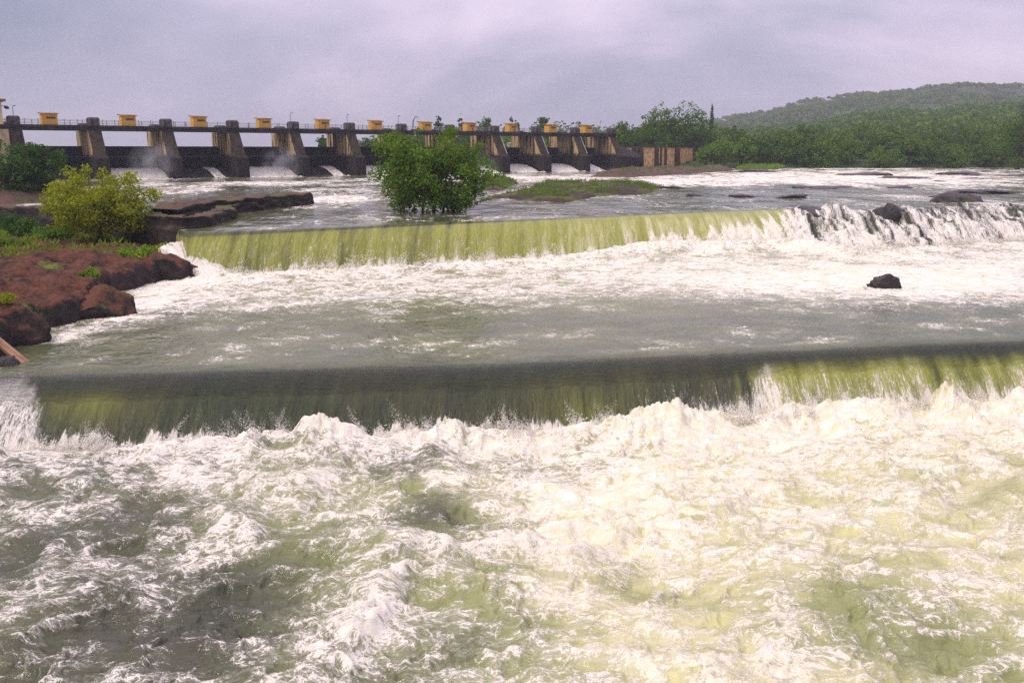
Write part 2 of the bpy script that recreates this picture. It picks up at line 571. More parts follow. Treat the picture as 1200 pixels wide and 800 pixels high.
UB, UD = curve([(216, 272.5), (300, 270), (400, 266), (500, 262), (600, 258), (700, 254), (800, 249.5), (920, 245), (1000, 247), (1100, 243), (1200, 240), (1300, 236)], L1)
_wall = at(205, 262, L1)
UB = np.concatenate([[-1.2, -.8, -.625, -.53, -.458, -.414, -.391, -.380], UB, [1.2]])
UD = np.concatenate([[103, 99.5, 98.5, 96.5, 92, 87, 83, 80], UD, [UD[-1] + 14]])
LB, LDD = curve([(-60, 446), (30, 442), (200, 438), (400, 433), (600, 428), (800, 418), (1000, 409), (1200, 401), (1300, 398)], L2)
LB = np.concatenate([[-1.2], LB, [1.2]])
LDD = np.concatenate([[LDD[0] - 3], LDD, [LDD[-1] + 5]])

FW_L = 2.9        # how far the lower fall reaches forward

PXB = np.concatenate([np.linspace(-420, -30, 40)[:-1], np.linspace(-30, 1230, 900), np.linspace(1230, 1620, 40)[1:]])
BETA = ((PXB - 600) / F / CP)
NCOL = len(BETA)
dU = np.interp(BETA, UB, UD)
dL = np.interp(BETA, LB, LDD)
FW_U = np.interp(PXB, [216, 400, 600, 750, 900, 1000, 1200], [2.3, 3.0, 4.6, 6.5, 10, 13, 14])
dU = dU + sstep(.32, .36, BETA) * (1.5 * fbm(BETA * 17, BETA * 0 + 2.5, 2) - .1)
_k = np.hanning(9); _k /= _k.sum()
dL = np.convolve(np.pad(dL, 4, 'edge'), _k, 'valid')


def inv_rows(a, b, n):
    t = np.linspace(0, 1, n)[:, None]
    return 1.0 / ((1 - t) / a[None] + t / b[None])


def lin_rows(a, b, n):
    t = np.linspace(0, 1, n)[:, None]
    return (1 - t) * a[None] + t * b[None]


one = np.ones(NCOL)
secs = [inv_rows(one * 11, dL - FW_L - 0.05, 400), lin_rows(dL - FW_L, dL + 1.4, 90),
        inv_rows(dL + 1.45, dU - FW_U - 0.05, 190), lin_rows(dU - FW_U, dU + 0.5, 100), inv_rows(dU + 0.55, one * 345, 150)]
bounds = np.cumsum([0] + [len(s) for s in secs])
Yg = np.concatenate(secs, 0)
Xg = Yg * BETA[None]
sL = dL[None] - Yg
sU = dU[None] - Yg
# smooth water level
Zg = np.where(sU <= 0, L1 + 0.6 * sstep(5, 75, -sU), 0.0)
fallU = np.clip((sU + .5) / (FW_U + .5), 0, 1)
PXC = np.repeat(PXB[None], len(Yg), 0)
fexp = 2.1 - .95 * sstep(900, 960, PXC)
stair = .045 * np.sin(fallU * 16 + 2.5 * fbm(Xg * .12, Yg * 0, 2)) * sstep(915, 960, PXC) * sstep(0, .15, fallU) * sstep(1, .8, fallU)
fallU = np.clip(fallU + stair, 0, 1)
Zg = np.where((sU > -.5), L1 - (L1 - L2) * fallU ** fexp, Zg)
fallL = np.clip((sL + 1.3) / (FW_L + 1.3), 0, 1)
Zg = np.where(sL > -1.3, L2 - (L2 - L3) * fallL ** 2.1, Zg)
PX, PY = project(Xg, Yg, Zg)


def blobs(lst):
    s = np.zeros_like(PX)
    for (cx, cy, rx, ry, amp, rot) in lst:
        c, sn = math.cos(math.radians(rot)), math.sin(math.radians(rot))
        dx, dy = PX - cx, PY - cy
        a, b = (dx * c + dy * sn) / rx, (-dx * sn + dy * c) / ry
        s += amp * np.exp(-(a * a + b * b))
    return s


# distances below each fall, in metres downstream of its foot
footL = sL - FW_L
footU = sU - FW_U
lowf = sL > 0
wob = fbm(Xg * 0.18, Yg * 0.18, 3)
wob2 = fbm(Xg * 0.5 + 40, Yg * 0.5, 3)

foam = np.zeros_like(PX)
aer = np.zeros_like(PX)
face = np.zeros_like(PX)
# --- foreground
right = sstep(430, 820, PX + 220 * wob + 0.35 * (640 - PY))
fg = 0.29 + 0.10 * right
fg += (0.42 + .06 * right) * np.exp(-(np.clip(footL, 0, 99) / (3.6 + 3.2 * right)) ** 1.5) * (footL > 0)
fg += blobs([(540, 605, 70, 30, -.34, 8), (130, 720, 250, 130, -.10, -10), (1075, 740, 130, 60, -.17, 12), (830, 750, 60, 40, -.12, 0),
             (300, 560, 110, 45, .08, 0), (620, 655, 150, 26, .34, -6), (440, 740, 95, 28, .26, -58), (285, 640, 90, 26, .10, 35),
             (700, 590, 130, 60, .16, -20), (560, 720, 60, 40, -.05, 0), (1160, 600, 70, 40, -.06, 0), (340, 700, 60, 40, -.10, 0)])
fg += 0.24 * wob + 0.16 * wob2
a_fg = 0.24 + 0.62 * right + 0.10 * wob + blobs([(640, 690, 170, 90, .22, 0), (350, 610, 90, 50, .18, 0), (440, 690, 90, 40, .15, 0),
                                                  (120, 720, 260, 150, -.13, 0), (540, 605, 80, 36, -.2, 0), (1080, 760, 180, 60, -.40, 10), (350, 560, 70, 40, .1, 0)])
isfg = footL > 0
foam = np.where(isfg, fg, foam)
aer = np.where(isfg, a_fg, aer)
# --- lower fall face and crest
onL = (sL > -1.6) & (footL <= 0)
tL = np.clip((sL + 0.2) / (FW_L + 0.2), 0, 1)
along = Xg
strk = fbm(Xg * 1.3, Yg * 0.25, 4)
rgt = sstep(862, 908, PX + 16 * strk)
ffL = -0.06 + 0.14 * tL ** 3 + 0.14 * tL * strk + .10 * tL * wob2 + .10 * tL * sstep(500, 800, PX) + rgt * (0.24 * tL + 0.16 * strk * tL + .22 * wob2 * tL)
ffL += 0.26 * np.exp(-((PX - 888 - 14 * (1 - tL)) / 9) ** 2) * sstep(.1, .4, tL) + 0.10 * sstep(620, 860, PX) * tL
ffL += 0.50 * sstep(56, 24, PX + 26 * strk)
ffL += 0.6 * sstep(0.88, 1.0, tL + 0.05 * strk + .16 * fbm(Xg * 2.6, Yg * .6, 4))
afL = 0.03 + rgt * (0.36 + .22 * wob2 + .2 * strk) * sstep(0.1, 0.5, tL) + 0.15 * np.exp(-((PX - 95) / 62) ** 2) * np.exp(-((tL - .52) / .25) ** 2) \
    + 0.04 * sstep(0.0, .3, tL) + 0.05 * strk + 0.14 * np.exp(-((PX - 690) / 60) ** 2) * tL
bl = sstep(-1.6, .9, sL)
pool_f = 0.05 + .12 * wob2 + .1 * wob
ffL = pool_f + (ffL - pool_f) * bl
afL = .22 + .05 * wob + (afL - .22 - .05 * wob) * bl
foam = np.where(onL, ffL, foam)
aer = np.where(onL, afL, aer)
face = np.where(onL, sstep(-0.6, 1.4, sL), face)
# --- middle pool
isP2 = (sL <= -1.6) & (footU > 0)
p2 = 0.16 + 0.29 * sstep(366, 326, PY + 55 * wob + 14 * wob2 + 10 * sstep(300, 100, PX)) + .20 * np.exp(-footU / 2.5)
p2 += blobs([(1040, 335, 190, 18, .25, 0), (300, 360, 170, 16, .10, -4), (620, 352, 130, 14, .10, 4), (180, 365, 90, 14, .26, -16),
             (90, 385, 60, 10, .15, -16), (760, 365, 120, 16, -.2, 0), (1150, 330, 120, 25, .12, 0), (180, 345, 60, 12, .3, -20), (900, 330, 160, 12, .12, 0)])
p2 -= 0.08 * sstep(-22, -8, sL)
p2 = np.where(sL > -6, p2 + (0.05 + .12 * wob2 + .1 * wob - p2) * sstep(-6, -1.6, sL), p2)
p2 += 0.30 * wob + 0.20 * wob2 + .05 * sstep(372, 330, PY) * (ridged(Xg * .22, Yg * .30, 4, .6) - .7)
foam = np.where(isP2, p2, foam)
aer = np.where(isP2, 0.22 + 0.14 * sstep(372, 330, PY) + blobs([(980, 325, 80, 14, .3, 0), (1120, 325, 60, 12, .2, 0), (860, 300, 200, 20, .2, 0)]) + 0.08 * wob, aer)
# --- upper fall face
onU = (sU > -0.6) & (footU <= 0)
tU = np.clip((sU + 0.15) / (FW_U + 0.15), 0, 1)
strU = fbm(Xg * 1.1 + 7, sU / FW_U * .45, 4)
rU = sstep(905, 935, PX)
ffU = 0.08 + 0.14 * tU + 0.12 * strU * tU + 0.36 * sstep(.88, 1.0, tU + .08 * strU + .12 * fbm(Xg * 2.2, Yg * .7, 4))
ffU = ffU * (1 - rU) + rU * (0.40 + 0.75 * strU + .06 * tU + .34 * fbm(Xg * .3, Yg * .2, 3))
ffU += 0.5 * (1 - .8 * rU) * sstep(700, 800, PX) * sstep(0.75 - 0.5 * sstep(760, 960, PX), 0.9 - .4 * sstep(760, 960, PX), tU + 0.4 * strU)
afU = 0.40 + 0.30 * strU + 0.34 * sstep(420, 880, PX) * (1 - rU) - 0.28 * rU - 0.18 * sstep(.5, .0, tU)
foam = np.where(onU, ffU, foam)
aer = np.where(onU, afU, aer)
face = np.where(onU, sstep(-0.2, 0.5, sU), face)
# --- upper pool and rapids
isP1 = sU <= -0.6
p1 = 0.10 + 0.30 * fbm(Xg * .09, Yg * .05 + 8, 3) + sstep(640, 800, PX) * sstep(228, 215, PY) * .26 * (ridged(Xg * .13, Yg * .08, 4, .6) - .85) + 0.16 * wob2 * sstep(140, 90, Yg)
p1 += .54 * blobs([(400, 231, 70, 10, .62, 0), (420, 236, 50, 6, .3, 0), (300, 215, 260, 4, .5, -1.5), (600, 209, 90, 4, .7, 0), (760, 213, 90, 4, .4, 0), (150, 225, 120, 5, .3, 0), (40, 240, 60, 6, .5, -3),
             (850, 211, 120, 7, .45, 0), (1000, 205, 160, 7, .50, 0), (1040, 212, 120, 5, .4, 0), (1150, 215, 120, 9, .25, 0), (600, 226, 30, 6, .5, -20),
             (1100, 235, 160, 9, .25, 0), (510, 243, 90, 10, -.3, 0)])
foam = np.where(isP1, p1, foam)
aer = np.where(isP1, 0.20 + 0.1 * wob + blobs([(1020, 206, 90, 6, .3, 0), (600, 208, 80, 4, .2, 0)]), aer)

# --- relief
rough_fg = np.where(isfg, 1.0, 0.0)
nearfoot = np.exp(-np.clip(footL, 0, 99) / 3.2) * isfg
big = fbm(Xg * 0.13 + 3, Yg * 0.16, 3)
mid = ridged(Xg * 0.42 + 0.5 * wob2, Yg * 0.5 + 0.6 * wob, 3, .55)
fine = ridged(Xg * 1.5 + 0.4 * wob2, Yg * 1.6, 4, .6)
bil = billow(Xg * 0.75, Yg * 0.55, 5, .55)
calm = 1 - 0.45 * sstep(0, -1, (PX - 330) / 330 + (PY - 640) / 300)
dz = rough_fg * (0.85 * big + calm * (0.23 * mid + 0.045 * fine)) * sstep(0, 2.0, footL + .6)
puff = np.clip(1.7 * fbm(Xg * .30 + 9, Yg * .12, 3) + .50, 0.05, 1.6)
bump_in = sstep(.0, 1.0, footL)
dz += nearfoot * bump_in * (1.0 * np.minimum(bil, .75) + 0.25) * puff * (1.0 + .5 * sstep(430, 760, PX))
dz += nearfoot * bump_in * .42 * billow(Xg * 1.5 + 70, Yg * 1.3, 3, .5) * np.minimum(puff, 1)
dz -= 0.40 * np.exp(-(np.clip(footL - .1, -9, 9) / .9) ** 2) * isfg * sstep(900, 300, PX)
nrmz = lambda q: (q - q[isfg].mean()) / q[isfg].std()
foam = np.where(isfg, foam + .075 * nrmz(mid) + .035 * nrmz(fine), foam)
dz += (.75 + .9 * wob2 + .25 * bil) * blobs([(620, 652, 150, 24, .75, -6), (430, 735, 90, 26, .50, -58), (560, 612, 90, 22, -.45, 5), (300, 640, 90, 20, .35, 35), (380, 505, 60, 25, .45, 0), (760, 610, 120, 40, .3, -15)]) * isfg
# falls: rope-like folds in the sheet
dz += onL * 0.07 * strk * sstep(0, 1.2, sL) + onL * 0.05 * fine * tL
dz += onU * 0.05 * strU * tU + onU * rU * sstep(0, .1, tU) * (1.15 * fbm(Xg * .30, Yg * .30, 3) + 0.12 * fine + .75 * bil - .1)
dz += onU * sstep(680, 800, PX) * (1 - rU) * sstep(.55, 1, tU) * 1.0 * bil
# pools
hp2 = np.exp(-np.clip(footU, 0, 99) / 4.5) * isP2
dz += isP2 * (0.06 * big + 0.030 * mid * (0.4 + hp2) + 0.022 * fine)
dz += onL * (0.06 * big + .012 * mid + .022 * fine) * sstep(1.0, -1.6, sL)
dz -= isP2 * 0
dz += hp2 * (0.55 * bil * sstep(0, .8, footU) + 0.10 * fine)
dz += blobs([(820, 292, 110, 18, .9, -4), (960, 285, 70, 22, 1.0, 0), (750, 300, 60, 10, .5, 0)]) * isP2 * np.exp(-np.clip(footU, 0, 99) / 3.0)
dz += blobs([(985, 328, 55, 12, .35, 0), (1040, 322, 40, 10, .25, 0)]) * isP2
rap = np.clip(foam - 0.3, 0, 1) * isP1
dz += isP1 * sstep(-.6, -4, sU) * (0.05 * big + 0.025 * mid + 0.20 * rap * (mid - .5) + rap * 0.30 * bil)
# cascade slipping round the left end of the upper weir
c0, c1 = at_d(207, 285, 74.2), at(276, 326, L2 + .05)
ax, ay = c1.x - c0.x, c1.y - c0.y
LL = ax * ax + ay * ay
tt = ((Xg - c0.x) * ax + (Yg - c0.y) * ay) / LL
dd = np.abs((Xg - c0.x) * ay - (Yg - c0.y) * ax) / math.sqrt(LL)
w = np.clip(1 - (dd / 1.7) ** 2, 0, 1) * (tt > -0.1) * (tt < 1.05)
zc = c0.z + (L2 - c0.z) * np.clip(tt, 0, 1) ** 0.8 - 0.5 * (1 - w) + .35 * bil
use = (w > 0) & (zc > Zg + dz)
Z0 = Zg.copy()
Zg = np.where(use, zc, Zg + dz)
foam = np.where((w > 0) & (zc > Z0 - .12), np.maximum(foam, 0.62 * sstep(0, .4, w) + .2 * strU), foam)
# choppy sideways pull on the crests
chop = isfg * 0.16
Xd = Xg + chop * fbm(Xg * 1.1 + 50, Yg * 1.1, 2)
Yd = Yg + chop * fbm(Xg * 1.1, Yg * 1.1 + 50, 2) * sstep(0, 1, footL)

# flow coordinates: across / along the surface (arc length keeps the falls from stretching)
dYs, dZs = np.diff(Yg, axis=0), np.diff(np.where(sL > 0, np.where(onL, L2 - (L2 - L3) * fallL ** 2, 0), np.where(onU, L1 - (L1 - L2) * fallU ** 2.2, 0)), axis=0)
seg = np.where(np.abs(dZs) < 2.0, np.sqrt(dYs ** 2 + dZs ** 2), dYs)
arc = np.concatenate([Yg[:1], Yg[:1] + np.cumsum(seg, 0)], 0)
flow = np.stack([Xg, arc, np.zeros_like(Xg)], -1)
flow_scale = np.array([(1, 1, 1), (1, 1, 1), (.66, .42, 1), (1, 1, 1), (.32, .085, 1)])
foam = np.clip(foam, 0, 1.15); aer = np.clip(aer, 0, 1); face = np.clip(face, 0, 1)

names = ['river_rapids', 'lower_waterfall', 'river_pool', 'upper_waterfall', 'upper_river']
for k in range(5):
    r0, r1 = bounds[k], min(bounds[k + 1] + 1, len(Yg))
    V = np.stack([Xd[r0:r1], Yd[r0:r1], Zg[r0:r1]], -1)
    nr = r1 - r0
    me = mesh_np(names[k], V.reshape(-1, 3), grid_faces(nr, NCOL))
    a = me.attributes.new('wd', 'FLOAT_COLOR', 'POINT')
    C = np.stack([foam[r0:r1], aer[r0:r1], face[r0:r1], np.ones((nr, NCOL))], -1).astype(np.float32)
    a.data.foreach_set('color', C.ravel())
    a = me.attributes.new('flow', 'FLOAT_VECTOR', 'POINT')
    a.data.foreach_set('vector', (flow[r0:r1] * flow_scale[k][None, None]).astype(np.float32).ravel())
    tag(link(names[k], me, M['water']), kind='structure')

# ---------------------------------------------------------------- spray thrown up at the foot of the falls
def octa_cloud(P, R, name, mat, rng):
    n = len(P)
    base = np.array([[1, 0, 0], [-1, 0, 0], [0, 1, 0], [0, -1, 0], [0, 0, 1], [0, 0, -1]], float)
    fb = np.array([[0, 2, 4], [2, 1, 4], [1, 3, 4], [3, 0, 4], [2, 0, 5], [1, 2, 5], [3, 1, 5], [0, 3, 5]])
    sc = R[:, None, None] * (1 + 0.5 * (rng.rand(n, 6, 1) - .5))
    V = P[:, None] + base[None] * sc + (rng.rand(n, 6, 3) - .5) * R[:, None, None] * 0.7
    Fc = fb[None] + (np.arange(n) * 6)[:, None, None]
    return link(name, mesh_np(name, V.reshape(-1, 3), Fc.reshape(-1, 3)), mat)


rng = np.random.RandomState(5)
pts, rad = [], []
for j in range(300):
    b = rng.uniform(-0.56, 0.58)
    if fbm(np.array([b * 22.0]), np.array([4.4]), 2)[0] < -.12 and rng.rand() < .8: continue
    d = float(np.interp(b, BETA, dL)) - FW_L - rng.uniform(-0.3, 1.8)
    h = 0.15 + 1.25 * rng.rand() ** 3.2
    n = int(50 + 260 * h)
    t = rng.rand(n) ** 1.5
    lean = rng.uniform(-.8, .8)
    wid = rng.uniform(.06, .34)
    base = np.array([b * d, d, 0.35])
    p = np.stack([lean * t * h + rng.normal(0, 1, n) * wid * (1.1 - t), rng.normal(0, .22, n) + .15 * t, t * h + rng.normal(0, .06, n)], -1) + base
    pts.append(p); rad.append((0.005 + 0.010 * rng.rand(n) ** 2 + 0.055 * (1 - t) ** 2 * rng.rand(n) ** 2))
for j in range(340):      # droplets over the wave crests in the foreground
    px, py = (rng.uniform(380, 780), 650) if j % 2 else (rng.uniform(20, 1180), rng.uniform(520, 640))
    q = at(px, py + rng.normal(0, 12), 0.8)
    n = 18
    p = np.array(q)[None] + rng.normal(0, 1, (n, 3)) * np.array([.25, .25, .16])
    pts.append(p); rad.append(0.005 + 0.013 * rng.rand(n) ** 2)
for j in range(260):      # upper fall
    b = rng.uniform(0.12, 0.58) if j % 3 else rng.uniform(-.35, .58)
    d = float(np.interp(b, BETA, dU - FW_U)) - rng.uniform(-.3, 1.6)
    h = 0.2 + 1.0 * rng.rand() ** 2
    n = 40
    t = rng.rand(n)
    p = np.stack([rng.normal(0, .2, n), rng.normal(0, .2, n), t * h], -1) + np.array([b * d, d, L2 + .4])
    pts.append(p); rad.append(0.02 + 0.05 * rng.rand(n) ** 2)
o = octa_cloud(np.concatenate(pts), np.concatenate(rad), 'water_spray', M['foam'], rng)
tag(o, 'white droplets of spray leaping above the churning foam', 'spray', kind='stuff')

# ---------------------------------------------------------------- ground: one sheet to the horizon, with the wooded hills
rxs = np.array([-2000, 500, 700, 800, 850, 880, 920, 980, 1050, 1100, 1160, 1200, 1300, 1500, 2600])
far_y = np.array([177, 177, 170, 156, 145, 139, 129, 119, 113, 109, 110, 114, 124, 145, 172])
near_y = np.array([177, 177, 172, 169, 168, 167, 161, 151, 142, 137, 133, 130, 129, 131, 172])
R1, R2 = 900.0, 1800.0


def ground_z(x, y):
    d = np.maximum(y, 1.0)
    px = 600 + F * CP * x / d
    e1 = CZ + R1 * (176.8 - np.interp(px, rxs, near_y)) / F
    e2 = CZ + R2 * (176.8 - np.interp(px, rxs, far_y)) / F
    wig = fbm(x * 0.004, y * 0.004, 3) * 14 * sstep(640, 850, px)
    z = 9.0 + (e1 - 9.0) * sstep(330, R1, d) ** 0.9
    z = z + (e2 - e1) * sstep(R1 + 60, R2, d)
    z = z + wig * sstep(420, 800, d)
    z = np.where(d > R2, z - (d - R2) * 0.05, z)
    # river corridor stays under the water
    bank = sstep(312, 330, d)
    low = -2.5 + 0.0 * d
    return np.where(d > 330, z, low + (9.0 - low) * bank)


bb = np.concatenate([np.linspace(-3.2, -0.75, 16)[:-1], np.linspace(-0.75, 0.8, 200), np.linspace(0.8, 3.2, 16)[1:]])
dd_ = np.concatenate([[2, 8, 20, 40, 80, 150, 220, 280, 300, 306, 312, 318, 324, 330, 338], np.linspace(350, 2400, 90), [2800, 3500, 5000, 7500]])
Yq = np.repeat(dd_[:, None], len(bb), 1)
Xq = Yq * bb[None]
Zq = ground_z(Xq, Yq)
tag(link('ground', mesh_np('ground', np.stack([Xq, Yq, Zq], -1).reshape(-1, 3), grid_faces(*Yq.shape)), M['ground']), kind='structure')


# ---------------------------------------------------------------- banks, ledges, rocks
def poly_sdf(x, y, poly):
    """signed distance to a closed polygon, positive inside"""
    P = np.array([(p[0], p[1]) for p in poly])
    d = np.full(x.shape, 1e9)
    ins = np.zeros(x.shape, bool)
    for i in range(len(P)):
        a, b = P[i], P[(i + 1) % len(P)]
        e = b - a
        wx, wy = x - a[0], y - a[1]
        t = np.clip((wx * e[0] + wy * e[1]) / (e @ e + 1e-9), 0, 1)
        d = np.minimum(d, (wx - t * e[0]) ** 2 + (wy - t * e[1]) ** 2)
        c = ((a[1] > y) != (b[1] > y)) & (x < (b[0] - a[0]) * (y - a[1]) / (b[1] - a[1] + 1e-12) + a[0])
        ins ^= c
    d = np.sqrt(d)
    return np.where(ins, d, -d)


def mound(name, poly, zfun, mat, res=0.3, pad=1.5, parent=None):
    P = np.array([(p[0], p[1]) for p in poly])
    x0, y0 = P.min(0) - pad; x1, y1 = P.max(0) + pad
    nx, ny = int((x1 - x0) / res) + 2, int((y1 - y0) / res) + 2
    X, Y = np.meshgrid(np.linspace(x0, x1, nx), np.linspace(y0, y1, ny))
    s = poly_sdf(X, Y, poly)
    s = s + 0.5 * fbm(X * .7, Y * .7, 3)
    Z = zfun(X, Y, s)
    Fc = grid_faces(ny, nx)
    keep = (s.ravel()[Fc] > -pad * .9).any(1)
    Fc = Fc[keep]
    usedv = np.unique(Fc); remap = np.full(nx * ny, -1); remap[usedv] = np.arange(len(usedv))
    V = np.stack([X, Y, Z], -1).reshape(-1, 3)[usedv]
    c = V.mean(0); c[2] = 0
    o = link(name, mesh_np(name, V - c, remap[Fc]), mat, parent)
    o.location = c
    return o, (X, Y, Z, s)


# red earth bank on the left
shore_px = [(-6, 432), (20, 418), (36, 402), (58, 388), (98, 380), (132, 370), (139, 352), (150, 342), (168, 341), (186, 333), (207, 327), (216, 316), (216, 303), (206, 290)]
shore = [at(x, y, L2) for x, y in shore_px]
bank_poly = shore + [Vector((-30, 90, 0)), Vector((-60, 96, 0)), Vector((-85, 90, 0)), Vector((-75, 50, 0)), Vector((-34, 40, 0))]


def bank_h(X, Y, s):
    s = s - .75
    cliff = 1.15 + 0.5 * fbm(X * .35, Y * .35, 2)
    z = L2 - 1.1 + (1.1 + cliff) * sstep(-0.7, 0.75, s + 0.35 * fbm(X * 1.2, Y * 1.2, 3)) + 0.075 * np.clip(s, 0, 12)
    z += 0.75 * fbm(X * .22 + 5, Y * .22, 3) * sstep(0, 3, s) + 0.30 * ridged(X * 1.0, Y * 1.0, 5, .62) * sstep(-.4, .6, s)
    q = z * 2.6 + .4 * fbm(X * .2, Y * .2, 2)
    z = .55 * z + .45 * ((np.floor(q) + sstep(.55, 1.0, q - np.floor(q))) / 2.6 + .12)
    return z


bank_o, bank_g = mound('earth_bank', bank_poly, bank_h, M['bank'], 0.2)
tag(bank_o, kind='structure')


def bank_z(x, y):
    return float(bank_h(np.array([x]), np.array([y]), poly_sdf(np.array([x]), np.array([y]), bank_poly))[0])


def ledge(name, line, thick, zb, zt, mat, layers=5, res=0.35, seedo=0.0):
    """layered rock ledge: a wall of uneven strata along a line"""
    L = [Vector((p[0], p[1])) for p in line]
    cum = [0]
    for a, b in zip(L, L[1:]): cum.append(cum[-1] + (b - a).length)
    n = int(cum[-1] / res) + 2
    s = np.linspace(0, cum[-1], n)
    x, y = np.interp(s, cum, [p.x for p in L]), np.interp(s, cum, [p.y for p in L])
    tx, ty = np.gradient(x), np.gradient(y)
    ln = np.hypot(tx, ty); nx_, ny_ = ty / ln, -tx / ln        # points to the camera side
    endt = np.clip(np.minimum(s, cum[-1] - s) / 1.2, 0.25, 1) ** .6
    top = zt + 0.30 * fbm(s * .25 + seedo, s * 0 + 3, 3) + 0.12 * fbm(s * 1.3 + seedo, s * 0, 2)
    prof = []
    NZ = 22
    for k in range(NZ):
        f = k / (NZ - 1)
        zz = zb + (top - zb) * f * (0.4 + .6 * endt)
        st = math.floor(f * layers)
        jut = 0.45 * fbm(s * .5 + st * 7.7 + seedo, s * 0 + st * 3.1, 3) - 0.22 * st / 1.0 * 0.5 + 0.16 * fbm(s * 1.8, zz * 2.5 + seedo, 2)
        jut = (jut + 0.55 * thick) * endt
        prof.append(np.stack([x + nx_ * jut, y + ny_ * jut, zz], -1))
    for f in (0.7, 0.35, 0.0, -0.5):                           # over the top and down behind
        zz = (zb + (top - zb) * (0.4 + .6 * endt)) + 0.15 * fbm(s * .9, s * 0 + f * 5, 3) - (0 if f > -.4 else 1.6)
        prof.append(np.stack([x + nx_ * f * thick * .5 * endt, y + ny_ * f * thick * .5 * endt, zz], -1))
        prof[-1][:, :2] += np.stack([-nx_, -ny_], -1) * (1 - f) * thick * .35
    V = np.array(prof)
    return link(name, mesh_np(name, V.reshape(-1, 3), grid_faces(len(prof), n)[:, ::-1], True), mat)


o = ledge('rock_ledge', [(-78, 97), (-60, 96), (-50, 94), (-41, 89.5), (-35, 84.5), (-30.8, 79.8), (-28.4, 77.8), (-27.6, 79.2), (-28.4, 90), (-31, 97)], 2.4, 2.6, 7.0, M['ledge'], 5)
tag(o, 'dark layered rock wall behind the red earth bank on the left', 'rock ledge')
e0, e1 = at(196, 256, 6.0), at(352, 240, 6.0)
o = ledge('rock_ledge', [(e0.x, e0.y), (e0.x * .7 + e1.x * .3, e0.y * .7 + e1.y * .3 - .5), (e0.x * .35 + e1.x * .65, e0.y * .35 + e1.y * .65 + .6), (e1.x, e1.y)], 5.5, 5.7, 7.55, M['ledge'], 4, seedo=31.0)
tag(o, 'low brown layered rock ledge jutting into the upper river left of the big tree', 'rock ledge')


def boulder(name, loc, size, mat, seed, sub=4, parent=None, rz=0.0, cut=.48):
    import bmesh
    bm = bmesh.new()
    bmesh.ops.create_icosphere(bm, subdivisions=sub, radius=1)
    r = np.random.RandomState(seed)
    V = np.array([v.co for v in bm.verts])
    planes = r.normal(0, 1, (14, 3)); planes /= np.linalg.norm(planes, axis=1)[:, None]
    for pl in planes:
        h = r.uniform(cut, .86)
        dp = V @ pl
        V -= np.clip(dp - h, 0, 9)[:, None] * pl[None] * .85
    o1, o2 = r.rand(2) * 50
    nn = fbm(V[:, 0] * 2.1 + V[:, 2] * 1.3 + o1, V[:, 1] * 2.1 - V[:, 2] * 1.7 + o2, 4)
    nn2 = ridged(V[:, 0] * 3.3 + V[:, 2] * 2.3 + o2, V[:, 1] * 3.3 - V[:, 2] * 2.7 + o1, 4, .6)
    V *= (1 + 0.20 * nn + 0.11 * nn2)[:, None]
    V *= np.array(size)[None]
    for v, c in zip(bm.verts, V): v.co = c
    me = bpy.data.meshes.new(name); bm.to_mesh(me); bm.free()
    me.polygons.foreach_set('use_smooth', [True] * len(me.polygons))
    o = link(name, me, mat, parent)
    o.location = loc
    o.rotation_euler = (0, 0, rz)
    return o


def rock_px(px, py, z, size, label, seed, mat='rock', rz=0.0):
    p = at(px, py, z)
    return tag(boulder('rock', (p.x, p.y, z), size, M[mat], seed, rz=rz), label, 'rock')


rock_px(1038, 338, L2, (1.25, .9, 1.0), 'jagged dark rock breaking the white pool below the right-hand fall', 44)
rock_px(340, 240, L1, (1.6, 1.3, 1.35), 'rounded dark boulder at the river end of the brown layered ledge', 5)
rock_px(955, 264, 4.35, (4.0, 2.4, 2.25), 'dark wet rock hump between the green sheet of water and the white falls', 8)
rock_px(1034, 264, 4.3, (3.4, 2.4, 2.5), 'dark rock on the falls, second to the right of the green sheet', 9)
rock_px(1120, 244, 5.2, (5.2, 2.0, 1.7), 'flat dark rock at the lip of the right-hand white falls', 12)
rock_px(1010, 206, 6.6, (9.0, 3.2, .8), 'long flat dark rock in the far rapids below the wood', 14)
rock_px(1062, 210, 6.5, (6.5, 2.4, .8), 'low dark rock in the far rapids, right of the long flat one', 15)
rock_px(968, 221, 6.3, (5.5, 2.0, .5), 'thin dark rock awash in the upper river at right', 16)
rock_px(1150, 226, 6.2, (4.5, 2.2, .6), 'low dark rock awash near the right edge of the upper river', 18)
rock_px(890, 202, 6.6, (6.0, 2.5, .7), 'small dark rock in the rapids in front of the bright grass', 19)
rock_px(775, 222, 6.3, (4.5, 1.8, .6), 'small mossy rock at the right tip of the grassy islet', 20, 'islet')
rock_px(1125, 204, 6.7, (7, 2.5, .8), 'dark rock by the far right bank below the wood', 21)



rk = np.random.RandomState(91)
for k in range(26):
    px, py = rk.uniform(690, 1195), rk.uniform(200, 233)
    if abs(py - 222) < 7 and px < 960: continue
    z = 6.55 - (py - 200) / 33 * .4
    p = at(px, py, z)
    w_ = rk.uniform(1.2, 4.5)
    tag(boulder('rock', (p.x, p.y, z - .08), (w_, w_ * .5, rk.uniform(.35, .7)), M['rock'], 200 + k, 3, rz=rk.uniform(-.3, .3)), 'low dark rock awash in the broken rapids of the upper river at right', 'rock', 'rocks awash in the right-hand rapids')


